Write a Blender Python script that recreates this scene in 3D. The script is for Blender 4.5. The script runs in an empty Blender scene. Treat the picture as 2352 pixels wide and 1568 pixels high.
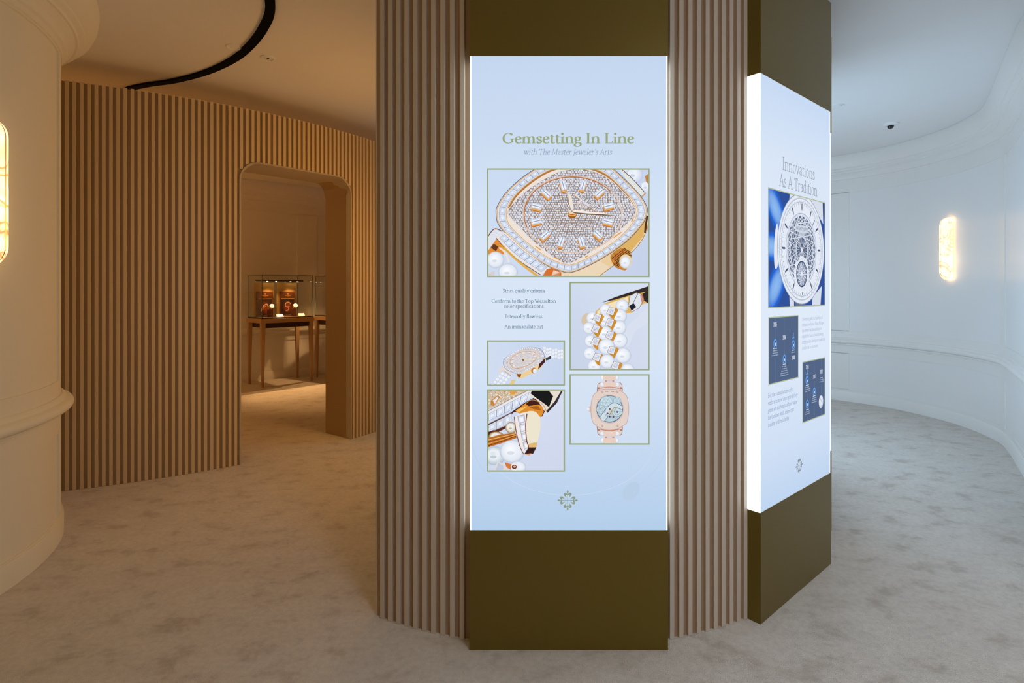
import bpy, bmesh, math, random
from math import sin, cos, pi, radians as R, hypot, atan2
from mathutils import Vector

SC = bpy.context.scene
COL = SC.collection
random.seed(7)

# ------------------------------------------------------------------ camera
cam_d = bpy.data.cameras.new('camera'); cam = bpy.data.objects.new('camera', cam_d); COL.objects.link(cam)
cam_d.sensor_fit = 'HORIZONTAL'; cam_d.sensor_width = 36.0
cam_d.lens = 36.0 * 1225 / 2352
cam_d.shift_y = -(784 - 665) / 2352
cam_d.clip_start = 0.05
cam.location = (0, 0, 1.5); cam.rotation_euler = (pi / 2, 0, 0)
SC.camera = cam

# ------------------------------------------------------------------ world, exposure
w = bpy.data.worlds.new('world'); SC.world = w; w.use_nodes = True
w.node_tree.nodes['Background'].inputs[0].default_value = (0.9, 0.75, 0.6, 1)
w.node_tree.nodes['Background'].inputs[1].default_value = 0.0
SC.view_settings.view_transform = 'Standard'; SC.view_settings.look = 'None'
SC.cycles.transparent_max_bounces = 32
SC.cycles.diffuse_bounces = 6
SC.view_settings.exposure = 0.0; SC.view_settings.gamma = 1.0; SC.view_settings.use_curve_mapping = False

def lin(c):
    return tuple(((v / 255) / 12.92 if v / 255 <= .04045 else ((v / 255 + .055) / 1.055) ** 2.4) for v in c)

CC = (0.2364, 4.076)          # axis of the slatted column
RF = 1.857                    # column axis to the front plane of a light box
H_COL = 3.07; H_CEIL = 3.28

def lamp(name, kind, loc, power, color, size=0.1, size_y=None, target=None, spot=None, blend=.5, spread=None):
    d = bpy.data.lights.new(name, kind); d.energy = power; d.color = color
    o = bpy.data.objects.new(name, d); COL.objects.link(o); o.location = loc
    if kind == 'AREA':
        d.size = size
        if size_y: d.shape = 'RECTANGLE'; d.size_y = size_y
        else: d.shape = 'DISK'
        if spread: d.spread = R(spread)
    else:
        d.shadow_soft_size = size
    if kind == 'SPOT': d.spot_size = R(spot); d.spot_blend = blend
    if target is not None:
        o.rotation_euler = (Vector(target) - Vector(loc)).to_track_quat('-Z', 'Y').to_euler()
    return o

WARM = (1.0, 0.49, 0.11); WARM2 = (1.0, 0.55, 0.22); COOL = (0.50, 0.75, 1.0)
# added cool fill lamps on the column's far side; the second has no box
def box_point(phi, r, h):
    p = R(phi); return (CC[0] + r * sin(p), CC[1] - r * cos(p), h)
for phi, pw in ((80, 9), (120, 43)):
    lamp('box_side_fill', 'AREA', box_point(phi, RF + .03, 1.5), pw, COOL, .8, 1.95, target=box_point(phi, RF + 2, 1.5))
lamp('lobby_fill', 'AREA', (2.1, -1.2, 2.6), 32, (.80, .88, 1.0), 1.6, 1.2, target=(2.3, 2.2, .2), spread=115)  # unseen cool fill added behind the camera to lift the right floor
lamp('lobby_fill', 'AREA', (-2.2, -1.8, 2.7), 17, (1.0, .60, .06), 1.8, 1.4, target=(-1.2, 3.0, .9))  # unseen warm fill added behind the camera for the left side
lamp('hall_lamp', 'AREA', (-.3, 4.5, 1.8), 19, WARM, .5, 1.0, target=(-2.2, 4.3, 1.6))
lamp('hall_lamp', 'POINT', (-1.0, 9.2, 1.6), 14, WARM, .3)
lamp('salon_lamp', 'POINT', (-5.6, 6.0, 2.5), 38, (1.0, .46, .11), .4)

# ------------------------------------------------------------------ materials
def mat(name, col, rough=.6, metal=0, emit=None, estr=1, spec=.5, bump=None, var=None, trans=0, ior=1.45, coat=0):
    m = bpy.data.materials.new(name); m.use_nodes = True
    nt = m.node_tree; b = nt.nodes['Principled BSDF']
    b.inputs['Base Color'].default_value = (*col, 1); b.inputs['Roughness'].default_value = rough
    b.inputs['Metallic'].default_value = metal; b.inputs['Specular IOR Level'].default_value = spec
    b.inputs['Transmission Weight'].default_value = trans; b.inputs['IOR'].default_value = ior
    b.inputs['Coat Weight'].default_value = coat
    if emit: b.inputs['Emission Color'].default_value = (*emit, 1); b.inputs['Emission Strength'].default_value = estr
    if var:      # (scale, second colour, stretch)
        tc = nt.nodes.new('ShaderNodeTexCoord'); mp = nt.nodes.new('ShaderNodeMapping'); mp.inputs['Scale'].default_value = var[2]
        n = nt.nodes.new('ShaderNodeTexNoise'); n.inputs['Scale'].default_value = var[0]; n.inputs['Detail'].default_value = 5
        mx = nt.nodes.new('ShaderNodeMix'); mx.data_type = 'RGBA'
        mx.inputs[6].default_value = (*col, 1); mx.inputs[7].default_value = (*var[1], 1)
        nt.links.new(tc.outputs['Object'], mp.inputs['Vector']); nt.links.new(mp.outputs[0], n.inputs['Vector'])
        nt.links.new(n.outputs['Fac'], mx.inputs[0]); nt.links.new(mx.outputs[2], b.inputs['Base Color'])
    if bump:
        n2 = nt.nodes.new('ShaderNodeTexNoise'); n2.inputs['Scale'].default_value = bump[0]; n2.inputs['Detail'].default_value = 3
        bp = nt.nodes.new('ShaderNodeBump'); bp.inputs['Strength'].default_value = bump[1]; bp.inputs['Distance'].default_value = bump[2]
        tc2 = nt.nodes.new('ShaderNodeTexCoord'); nt.links.new(tc2.outputs['Object'], n2.inputs['Vector'])
        nt.links.new(n2.outputs['Fac'], bp.inputs['Height']); nt.links.new(bp.outputs[0], b.inputs['Normal'])
    return m

M = {}
M['plaster'] = mat('white_plaster', (.80, .79, .77), .33, var=(1.2, (.84, .83, .81), (1, 1, 1)))
M['drum'] = mat('cream_plaster', (.83, .79, .63), .6)
M['moulding'] = mat('white_moulding', (.82, .80, .76), .35)
M['ceiling'] = mat('ceiling_paint', (.80, .79, .78), .8, var=(.8, (.84, .83, .82), (1, 1, 1)))
M['slat'] = mat('slat_laminate', (.55, .46, .37), .36, var=(9, (.50, .415, .33), (1, 1, .04)), spec=.5)
M['slat_warm'] = mat('slat_laminate_warm_lit', (.68, .52, .30), .4, var=(9, (.63, .48, .27), (1, 1, .04)), spec=.5)  # yellower copy of the column slats, warm light put into the colour
M['core'] = mat('column_groove_shaded', (.33, .21, .125), .55)  # browner backing, with groove shade darkened into the colour
M['core_warm'] = mat('partition_groove_shaded', (.37, .24, .11), .55)  # brown backing; warm light and groove shade put into the colour
M['reveal'] = mat('doorway_lining', (.46, .38, .28), .5)
M['bronze'] = mat('bronze_lacquer', (.155, .106, .012), .36, metal=.5, spec=.5, coat=.12, var=(2, (.175, .118, .016), (1, 1, .3)))
M['black'] = mat('black_track', (.002, .002, .002), .9, spec=.1)
M['dark'] = mat('dark_plastic', (.012, .013, .016), .15)
M['white_plastic'] = mat('white_plastic', (.8, .8, .8), .35)
M['brass'] = mat('brass', (.75, .5, .2), .3, metal=1)
M['oak'] = mat('pale_oak', (.50, .33, .17), .45, var=(6, (.43, .27, .13), (1, 1, .1)))
M['oak_dark'] = mat('dark_veneer', (.035, .016, .009), .4)
M['walnut'] = mat('walnut', (.10, .032, .014), .35, var=(7, (.16, .05, .02), (1, 1, .12)))
M['cream'] = mat('cream_fabric', (.60, .38, .10), .8)
M['gold'] = mat('gold', (.95, .68, .28), .25, metal=1)
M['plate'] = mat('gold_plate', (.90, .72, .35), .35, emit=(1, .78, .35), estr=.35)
M['led'] = mat('led', (1, .9, .7), .5, emit=(1, .80, .50), estr=25)
M['edge_light'] = mat('opal_acrylic', (.9, .93, .97), .3, emit=(.72, .88, 1.0), estr=2.1)
M['glass_edge'] = mat('glass_edge', (.10, .16, .12), .2)

def glass():
    m = bpy.data.materials.new('clear_glass'); m.use_nodes = True; nt = m.node_tree; nt.nodes.clear()
    o = nt.nodes.new('ShaderNodeOutputMaterial'); t = nt.nodes.new('ShaderNodeBsdfTransparent'); g = nt.nodes.new('ShaderNodeBsdfGlossy')
    t.inputs[0].default_value = (.975, .985, .975, 1); g.inputs[1].default_value = .03
    lw = nt.nodes.new('ShaderNodeLayerWeight'); lw.inputs[0].default_value = .15
    f = nt.nodes.new('ShaderNodeMath'); f.operation = 'MULTIPLY_ADD'; f.inputs[1].default_value = .35; f.inputs[2].default_value = .02; nt.links.new(lw.outputs['Facing'], f.inputs[0])
    mx = nt.nodes.new('ShaderNodeMixShader'); nt.links.new(f.outputs[0], mx.inputs[0]); nt.links.new(t.outputs[0], mx.inputs[1]); nt.links.new(g.outputs[0], mx.inputs[2]); nt.links.new(mx.outputs[0], o.inputs[0])
    return m
M['glass'] = glass()

def carpet():
    m = bpy.data.materials.new('plush_carpet'); m.use_nodes = True; nt = m.node_tree; b = nt.nodes['Principled BSDF']
    b.inputs['Roughness'].default_value = .95; b.inputs['Specular IOR Level'].default_value = .1
    b.inputs['Sheen Weight'].default_value = .25; b.inputs['Sheen Roughness'].default_value = .5
    tc = nt.nodes.new('ShaderNodeTexCoord')
    def noise(sc, det, stretch=(1, 1, 1), rot=0, dist=0):
        mp = nt.nodes.new('ShaderNodeMapping'); mp.inputs['Scale'].default_value = stretch; mp.inputs['Rotation'].default_value = (0, 0, rot)
        n = nt.nodes.new('ShaderNodeTexNoise'); n.inputs['Scale'].default_value = sc; n.inputs['Detail'].default_value = det; n.inputs['Distortion'].default_value = dist
        nt.links.new(tc.outputs['Object'], mp.inputs[0]); nt.links.new(mp.outputs[0], n.inputs['Vector']); return n
    a = noise(6.5, 7, (.8, 1.15, 1), R(-22), .15); a.inputs['Roughness'].default_value = .62; c45 = noise(38, 3)      # brushed nap patches
    r1 = nt.nodes.new('ShaderNodeValToRGB'); r1.color_ramp.elements[0].position = .34; r1.color_ramp.elements[1].position = .46
    r1.color_ramp.elements[0].color = (.64, .56, .48, 1); r1.color_ramp.elements[1].color = (.80, .73, .65, 1)
    e = r1.color_ramp.elements.new(.70); e.color = (.87, .80, .72, 1)
    nt.links.new(a.outputs['Fac'], r1.inputs[0])
    c = noise(260, 2); mx = nt.nodes.new('ShaderNodeMix'); mx.data_type = 'RGBA'; mx.blend_type = 'MULTIPLY'; mx.inputs[0].default_value = .55
    r2 = nt.nodes.new('ShaderNodeValToRGB'); r2.color_ramp.elements[0].position = .3; r2.color_ramp.elements[1].position = .6
    r2.color_ramp.elements[0].color = (.80, .80, .80, 1)
    nt.links.new(c.outputs['Fac'], r2.inputs[0]); nt.links.new(r1.outputs[0], mx.inputs[6]); nt.links.new(r2.outputs[0], mx.inputs[7])
    mx2 = nt.nodes.new('ShaderNodeMix'); mx2.data_type = 'RGBA'; mx2.blend_type = 'MULTIPLY'; mx2.inputs[0].default_value = .5
    r3 = nt.nodes.new('ShaderNodeValToRGB'); r3.color_ramp.elements[0].position = .35; r3.color_ramp.elements[1].position = .6
    r3.color_ramp.elements[0].color = (.80, .80, .80, 1); nt.links.new(c45.outputs['Fac'], r3.inputs[0])
    nt.links.new(mx.outputs[2], mx2.inputs[6]); nt.links.new(r3.outputs[0], mx2.inputs[7]); nt.links.new(mx2.outputs[2], b.inputs['Base Color'])
    bp = nt.nodes.new('ShaderNodeBump'); bp.inputs['Strength'].default_value = .9; bp.inputs['Distance'].default_value = .008
    bp2 = nt.nodes.new('ShaderNodeBump'); bp2.inputs['Strength'].default_value = .25; bp2.inputs['Distance'].default_value = .03
    nt.links.new(a.outputs['Fac'], bp2.inputs['Height']); nt.links.new(c.outputs['Fac'], bp.inputs['Height'])
    nt.links.new(bp2.outputs[0], bp.inputs['Normal']); nt.links.new(bp.outputs[0], b.inputs['Normal'])
    return m
M['carpet'] = carpet()

def alabaster():
    m = bpy.data.materials.new('lit_alabaster'); m.use_nodes = True; nt = m.node_tree; b = nt.nodes['Principled BSDF']
    b.inputs['Roughness'].default_value = .35
    tc = nt.nodes.new('ShaderNodeTexCoord')
    n = nt.nodes.new('ShaderNodeTexNoise'); n.inputs['Scale'].default_value = 6; n.inputs['Detail'].default_value = 5; n.inputs['Distortion'].default_value = 1.2
    v = nt.nodes.new('ShaderNodeTexNoise'); v.inputs['Scale'].default_value = 3.6; v.inputs['Detail'].default_value = 4; v.inputs['Distortion'].default_value = 1.0
    nt.links.new(tc.outputs['Object'], n.inputs['Vector']); nt.links.new(tc.outputs['Object'], v.inputs['Vector'])
    # thin veins where the noise crosses 0.5
    s = nt.nodes.new('ShaderNodeMath'); s.operation = 'SUBTRACT'; s.inputs[1].default_value = .5; nt.links.new(v.outputs['Fac'], s.inputs[0])
    ab = nt.nodes.new('ShaderNodeMath'); ab.operation = 'ABSOLUTE'; nt.links.new(s.outputs[0], ab.inputs[0])
    r = nt.nodes.new('ShaderNodeValToRGB'); r.color_ramp.elements[0].position = 0; r.color_ramp.elements[1].position = .03
    r.color_ramp.elements[0].color = (.42, .17, .035, 1); r.color_ramp.elements[1].color = (1, .72, .38, 1)
    nt.links.new(ab.outputs[0], r.inputs[0])
    r2 = nt.nodes.new('ShaderNodeValToRGB'); r2.color_ramp.elements[0].position = .35; r2.color_ramp.elements[1].position = .6
    r2.color_ramp.elements[0].color = (.66, .56, .48, 1)
    nt.links.new(n.outputs['Fac'], r2.inputs[0])
    mx = nt.nodes.new('ShaderNodeMix'); mx.data_type = 'RGBA'; mx.blend_type = 'MULTIPLY'; mx.inputs[0].default_value = 1
    nt.links.new(r.outputs[0], mx.inputs[6]); nt.links.new(r2.outputs[0], mx.inputs[7])
    nt.links.new(mx.outputs[2], b.inputs['Emission Color']); b.inputs['Emission Strength'].default_value = 2.5
    b.inputs['Base Color'].default_value = (.8, .7, .55, 1)
    return m
M['alabaster'] = alabaster()

def printmat():      # back-lit print: each printed shape carries its own ink colour
    m = bpy.data.materials.new('backlit_print'); m.use_nodes = True; nt = m.node_tree; b = nt.nodes['Principled BSDF']
    a = nt.nodes.new('ShaderNodeAttribute'); a.attribute_name = 'ink'
    b.inputs['Base Color'].default_value = (.02, .02, .02, 1); b.inputs['Roughness'].default_value = .5; b.inputs['Specular IOR Level'].default_value = .0
    nt.links.new(a.outputs['Color'], b.inputs['Emission Color']); b.inputs['Emission Strength'].default_value = 1
    return m
M['print'] = printmat()
def inkmat():        # the same inks, unlit
    m = bpy.data.materials.new('printed_board'); m.use_nodes = True; nt = m.node_tree; b = nt.nodes['Principled BSDF']
    a = nt.nodes.new('ShaderNodeAttribute'); a.attribute_name = 'ink'
    nt.links.new(a.outputs['Color'], b.inputs['Base Color']); b.inputs['Roughness'].default_value = .4
    return m
M['ink'] = inkmat()

# ------------------------------------------------------------------ object helpers
def new_obj(name, me, m=None, parent=None, smooth=False):
    if m: me.materials.append(m)
    o = bpy.data.objects.new(name, me); COL.objects.link(o)
    if parent: o.parent = parent
    if smooth:
        for p in me.polygons: p.use_smooth = True
    return o
def mesh(name, vs, fs, m, parent=None, smooth=False):
    me = bpy.data.meshes.new(name); me.from_pydata([tuple(v) for v in vs], [], fs); me.validate(); me.update()
    return new_obj(name, me, m, parent, smooth)
def obj(name, bm, m, parent=None, smooth=False):
    me = bpy.data.meshes.new(name); bmesh.ops.recalc_face_normals(bm, faces=bm.faces); bm.to_mesh(me); bm.free()
    return new_obj(name, me, m, parent, smooth)
def thing(name, label, cat, loc=(0, 0, 0), rz=0, group=None):
    o = bpy.data.objects.new(name, None); COL.objects.link(o); o.location = loc; o.rotation_euler = (0, 0, rz)
    o.empty_display_size = .1
    return tag(o, label, cat, group)
def tag(o, label, cat, group=None, kind=None):
    o['label'] = label; o['category'] = cat
    if group: o['group'] = group
    if kind: o['kind'] = kind
    return o
def struct(o, label=None):
    o['kind'] = 'structure'
    if label: o['label'] = label; 
    return o
def box(bm, x0, x1, y0, y1, z0, z1, bev=0):
    vs = [bm.verts.new(p) for p in ((x0, y0, z0), (x1, y0, z0), (x1, y1, z0), (x0, y1, z0), (x0, y0, z1), (x1, y0, z1), (x1, y1, z1), (x0, y1, z1))]
    fs = [bm.faces.new([vs[i] for i in f]) for f in ((0, 3, 2, 1), (4, 5, 6, 7), (0, 1, 5, 4), (1, 2, 6, 5), (2, 3, 7, 6), (3, 0, 4, 7))]
    if bev:
        es = list({e for f in fs for e in f.edges}); bmesh.ops.bevel(bm, geom=es, offset=bev, segments=2, affect='EDGES')
def boxo(name, dims, m, parent=None, bev=0):
    bm = bmesh.new(); box(bm, *dims, bev=bev); return obj(name, bm, m, parent)
def lathe(name, prof, m, parent=None, n=48, a0=0, a1=2 * pi, cap=False):
    closed = abs(a1 - a0 - 2 * pi) < 1e-6; k = n if closed else n + 1
    vs = [(r * cos(a0 + (a1 - a0) * i / n), r * sin(a0 + (a1 - a0) * i / n), z) for i in range(k) for r, z in prof]
    L = len(prof); fs = []
    for i in range(n):
        j = (i + 1) % k
        for q in range(L - 1): fs.append((i * L + q, j * L + q, j * L + q + 1, i * L + q + 1))
    o = mesh(name, vs, fs, m, parent, smooth=True)
    auto(o); return o
def auto(o, ang=32):
    bm = bmesh.new(); bm.from_mesh(o.data)
    for e in bm.edges:
        if len(e.link_faces) == 2 and e.calc_face_angle(0) > R(ang): e.smooth = False
    bm.to_mesh(o.data); bm.free()
def catmull(P, n=8, closed=False):
    out = []; N = len(P)
    rng = range(N if closed else N - 1)
    for i in rng:
        g = (lambda k: P[k % N]) if closed else (lambda k: P[max(0, min(N - 1, k))])
        p0, p1, p2, p3 = g(i - 1), g(i), g(i + 1), g(i + 2)
        for k in range(n):
            t = k / n
            out.append(tuple(.5 * (2 * b + (c - a) * t + (2 * a - 5 * b + 4 * c - d) * t * t + (3 * b - a - 3 * c + d) * t ** 3) for a, b, c, d in zip(p0, p1, p2, p3)))
    if not closed: out.append(tuple(P[-1]))
    return out
def sweep(name, path, prof, m, parent=None, closed_prof=True, ends=True):
    """prof = (offset to the left of the path, height)"""
    n = len(path); nor = []
    for i in range(n):
        a = path[max(0, i - 1)]; b = path[min(n - 1, i + 1)]; dx, dy = b[0] - a[0], b[1] - a[1]; l = hypot(dx, dy)
        nor.append((-dy / l, dx / l))
    L = len(prof); vs = []; fs = []
    for (x, y), (nx, ny) in zip(path, nor):
        for o_, z in prof: vs.append((x + nx * o_, y + ny * o_, z))
    K = L if closed_prof else L - 1
    for i in range(n - 1):
        for q in range(K):
            r = (q + 1) % L; fs.append((i * L + q, (i + 1) * L + q, (i + 1) * L + r, i * L + r))
    if closed_prof and ends:
        fs.append(tuple(range(L))); fs.append(tuple((n - 1) * L + q for q in reversed(range(L))))
    o = mesh(name, vs, fs, m, parent, smooth=True)
    bm = bmesh.new(); bm.from_mesh(o.data); bmesh.ops.recalc_face_normals(bm, faces=bm.faces); bm.to_mesh(o.data); bm.free()
    auto(o); return o

# ------------------------------------------------------------------ the room
WALL = catmull([(2.9, -3.2), (2.75, -1.6), (2.7, 0), (2.72, 1.4), (2.98, 2.5), (3.43, 3.32), (3.80, 3.84), (4.27, 4.47), (4.56, 4.86), (4.80, 5.24), (4.95, 5.78), (4.935, 6.26), (4.80, 6.74), (4.52, 7.15),
                (3.9, 7.75), (2.9, 8.7), (1.7, 9.75), (.3, 10.8), (-1.0, 11.15), (-2.3, 10.52), (-3.47, 9.47), (-4.32, 8.73), (-5.5, 7.7), (-6.5, 6.7), (-7.0, 5.2), (-7.0, 3), (-7, 0), (-6.8, -3.2)], 7)
def cut(a, b): return WALL[a * 7:b * 7 + 1]
segs = {'wall_right': (0, 13), 'wall_back': (13, 22), 'wall_left': (22, 27)}
for nm, (a, b) in segs.items():
    struct(sweep(nm, cut(a, b), [(0, 0), (-.12, 0), (-.12, 3.4), (0, 3.4)], M['plaster']))
struct(boxo('wall_front', (-7.2, 3.2, -3.35, -3.2, 0, 3.4), M['plaster']))
struct(boxo('floor', (-7.4, 5.6, -3.5, 11.6, -.1, 0), M['carpet']))
struct(boxo('ceiling', (-7.4, 5.6, -3.5, 11.6, H_CEIL, H_CEIL + .1), M['ceiling']))
CORN = [(-.02, 2.96), (.012, 2.96), (.014, 2.975), (.03, 2.98), (.034, 3.0), (.05, 3.03), (.075, 3.052), (.085, 3.054), (.09, 3.066), (.12, 3.085), (.125, 3.098), (.145, 3.11), (.165, 3.15), (.175, 3.19), (.18, 3.25), (.172, 3.279), (-.02, 3.279)]
RAIL = [(-.01, .74), (.012, .74), (.014, .755), (.028, .76), (.026, .772), (0.0362, 0.7766), (0.0457, 0.7801), (0.0533, 0.7864), (0.0583, 0.7947), (0.0600, 0.8040), (0.0583, 0.8133), (0.0533, 0.8216), (0.0457, 0.8279), (0.0362, 0.8314), (.03, .838), (.026, .85), (.012, .857), (.01, .875), (-.01, .875)]
BASE = [(-.01, .001), (.02, .001), (.02, .115), (.012, .13), (-.01, .13)]
k = 1
for nm, (a, b) in segs.items():
    side = nm.split('_')[1]
    struct(sweep('trim_%d' % k, cut(a, b), CORN, M['moulding']), 'stepped white cornice along the %s wall' % side); k += 1
    struct(sweep('trim_%d' % k, cut(a, b), RAIL, M['moulding']), 'white chair rail along the %s wall' % side); k += 1
    struct(sweep('baseboard_' + side, cut(a, b), BASE, M['moulding']))
    # raised frame of the wall panels
    bm_parts = []
    def strip(z0, z1, p): 
        bm_parts.append((p, [(-.01, z0), (.008, z0), (.008, z1), (-.01, z1)]))
    P = cut(a, b)
    strip(.13, .165, P); strip(.64, .75, P); strip(.87, .95, P); strip(2.80, 2.97, P)
    # stiles
    if side == 'right': st = [cut(12, 14)[7:11]]; extra = [P[61:64], P[30:33]]
    elif side == 'back': st = [P[49:52]]; extra = [P[20:23], P[35:38]]
    else: st = []; extra = [P[10:12], P[24:26]]
    for s_ in st + extra:
        strip(.16, .65, s_); strip(.94, 2.81, s_)
    vs = []; fs = []
    for path, prof in bm_parts:
        o = sweep('tmp', path, prof, None); base = len(vs)
        vs += [v.co[:] for v in o.data.vertices]; fs += [tuple(base + i for i in p.vertices) for p in o.data.polygons]
        me = o.data; bpy.data.objects.remove(o); bpy.data.meshes.remove(me)
    struct(mesh('trim_%d' % k, vs, fs, M['moulding']), 'raised panel frames on the %s wall' % side); k += 1

# ------------------------------------------------------------------ round white column at the left edge
DC = (-3.84, 2.497)
t = thing('round_column', 'wide round cream column with cornice and chair rail at the left edge', 'column', (*DC, 0))
lathe('shaft', [(1.31, .02), (1.31, 3.27)], M['drum'], t, 128)
lathe('baseboard', [(1.28, .001), (1.335, .001), (1.335, .10), (1.328, .128), (1.28, .13)], M['drum'], t, 128)
lathe('cornice', [(1.29, 2.945), (1.326, 2.945), (1.33, 2.975), (1.345, 2.985), (1.347, 3.0), (1.36, 3.022), (1.39, 3.05), (1.402, 3.052), (1.408, 3.066), (1.435, 3.083), (1.44, 3.094), (1.458, 3.104), (1.487, 3.135), (1.504, 3.18), (1.512, 3.24), (1.505, 3.278), (1.29, 3.279)], M['drum'], t, 128)
lathe('chair_rail', [(1.29, .735), (1.328, .735), (1.33, .752), (1.343, .757), (1.347, .768), (1.3602, 0.7756), (1.3667, 0.7777), (1.3725, 0.7811), (1.3773, 0.7857), (1.3810, 0.7913), (1.3832, 0.7975), (1.3840, 0.8040), (1.3832, 0.8105), (1.3810, 0.8167), (1.3773, 0.8223), (1.3725, 0.8269), (1.3667, 0.8303), (1.3602, 0.8324), (1.348, .838), (1.342, .852), (1.328, .862), (1.29, .862)], M['drum'], t, 128)
def arcbox(cx, cy, r0, r1, a0, a1, z0, z1, n, vs, fs):
    b = len(vs)
    for i in range(n + 1):
        a = a0 + (a1 - a0) * i / n
        for r, z in ((r0, z0), (r1, z0), (r1, z1), (r0, z1)): vs.append((cx + r * cos(a), cy + r * sin(a), z))
    for i in range(n):
        for q in range(4):
            r = (q + 1) % 4; fs.append((b + i * 4 + q, b + (i + 1) * 4 + q, b + (i + 1) * 4 + r, b + i * 4 + r))
    fs.append((b, b + 1, b + 2, b + 3)); e = b + n * 4; fs.append((e + 3, e + 2, e + 1, e))
vs = []; fs = []
for z0, z1 in ((.12, .135), (.64, .745), (.86, .953), (2.93, 2.96)): arcbox(0, 0, 1.29, 1.321, 0, 2 * pi, z0, z1, 96, vs, fs)
for a in (R(-2 + 35), R(-110), R(150)):
    for z0, z1 in ((.13, .65), (.95, 2.95)): arcbox(0, 0, 1.29, 1.321, a, a + R(9), z0, z1, 6, vs, fs)
o = mesh('panel_frame', vs, fs, M['drum'], t); 

# ------------------------------------------------------------------ slatted curved partition with the doorway
PC = (-4.77, 7.53); PR = 3.843; PH = 3.06; PT = .42
aL, aR_ = R(-50.6), R(-34.6); DOOR_H = 2.613; DR = .17
pt = thing('slatted_partition', 'curved partition of vertical brown slats with a rounded doorway', 'partition', (*PC, 0))
jl = (PR * cos(aL), PR * sin(aL)); jr = (PR * cos(aR_), PR * sin(aR_))
cw = hypot(jr[0] - jl[0], jr[1] - jl[1]); cd = ((jr[0] - jl[0]) / cw, (jr[1] - jl[1]) / cw); cn = (-cd[1], cd[0])   # cn points into the salon
def door_top(s):      # opening height at distance s from the left jamb, along the chord
    if s <= 0 or s >= cw: return 0
    if s < DR: return DOOR_H - DR + math.sqrt(max(0, DR ** 2 - (DR - s) ** 2))
    if s > cw - DR: return DOOR_H - DR + math.sqrt(max(0, DR ** 2 - (s - cw + DR) ** 2))
    return DOOR_H
def s_of(a):
    x, y = PR * cos(a) - jl[0], PR * sin(a) - jl[1]; return x * cd[0] + y * cd[1]
A0, A1 = R(-118), R(47)
vs = []; fs = []
RG = PR - .014
arcbox(0, 0, PR - PT, RG, A0, aL, 0, PH - .004, 60, vs, fs)
arcbox(0, 0, PR - PT, RG, aR_, A1, 0, PH - .004, 60, vs, fs)
N = 40                      # wall above the doorway
for i in range(N):
    a, b = aL + (aR_ - aL) * i / N, aL + (aR_ - aL) * (i + 1) / N
    sa, sb = s_of(a), s_of(b)
    za, zb = (door_top(max(sa, 1e-4)) , door_top(min(sb, cw - 1e-4)))
    q = len(vs)
    for (ang, z) in ((a, za), (b, zb)):
        for r in (RG, PR - PT): vs.append((r * cos(ang), r * sin(ang), z)); vs.append((r * cos(ang), r * sin(ang), PH - .004))
    fs += [(q, q + 4, q + 5, q + 1), (q + 2, q + 3, q + 7, q + 6), (q, q + 2, q + 6, q + 4), (q + 1, q + 5, q + 7, q + 3)]
mesh('wall_core', vs, fs, M['core_warm'], pt)
vs = []; fs = []
pitch = .045 / PR; hw = .0112 / PR
i = 0; a = R(-50.6) - pitch * .62
angs = []
while a > A0 + .01: angs.append(a); a -= pitch
a = R(-50.6) + pitch * .38
while a < A1: angs.append(a); a += pitch
for a in angs:
    z0 = max(door_top(s_of(a - hw)), door_top(s_of(a + hw)), door_top(s_of(a))) - (.0 if 0 < s_of(a) < cw else 0)
    if z0 <= 0: z0 = .002
    q = len(vs)
    for z in (z0, PH):
        for r, aa in ((RG - .002, a - hw), (PR - .0012, a - hw), (PR, a - hw * .9), (PR, a + hw * .9), (PR - .0012, a + hw), (RG - .002, a + hw)):
            vs.append((r * cos(aa), r * sin(aa), z))
    for c_ in range(6): fs.append((q + c_, q + (c_ + 1) % 6, q + 6 + (c_ + 1) % 6, q + 6 + c_))
    fs.append(tuple(q + c_ for c_ in range(5, -1, -1))); fs.append(tuple(q + 6 + c_ for c_ in range(6)))
mesh('slat_cladding', vs, fs, M['slat_warm'], pt)
# doorway lining
prof = [(0.0, 0.0)]
prof += [(0, DOOR_H - DR)] + [(DR - DR * cos(x * pi / 16), DOOR_H - DR + DR * sin(x * pi / 16)) for x in range(1, 9)]
prof += [(cw - DR + DR * sin(x * pi / 16), DOOR_H - DR + DR * cos(x * pi / 16)) for x in range(0, 9)] + [(cw, 0)]
def arc_depth(s):      # distance of the slat face in front of the chord
    x = s - cw / 2; return math.sqrt(PR ** 2 - x * x) - math.sqrt(PR ** 2 - (cw / 2) ** 2)
vs = []; L = len(prof)
def dp(s, z, dpth): return (jl[0] + cd[0] * s + cn[0] * dpth, jl[1] + cd[1] * s + cn[1] * dpth, z)
cxm, czm = cw / 2, DOOR_H / 2
def inner(s, z, th=.012):
    return (s + (th if s < cxm else -th) * (1 if (z < DOOR_H - .02) else 0), z - (th if z > DOOR_H - DR * .6 else 0))
rings = []
for kind_ in range(4):
    for s, z in prof:
        if kind_ == 0: vs.append(dp(s, z, -arc_depth(s) - .004))
        if kind_ == 1: ss, zz = inner(s, z); vs.append(dp(ss, zz, -arc_depth(s) - .004))
        if kind_ == 2: ss, zz = inner(s, z); vs.append(dp(ss, zz, PT))
        if kind_ == 3: vs.append(dp(s, z, PT))
fs = []
for a_, b_ in ((0, 1), (1, 2), (2, 3), (3, 0)):
    for i in range(L - 1): fs.append((a_ * L + i, a_ * L + i + 1, b_ * L + i + 1, b_ * L + i))
o = mesh('doorway_lining', vs, fs, M['reveal'], pt, smooth=True); auto(o, 40)

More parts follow.
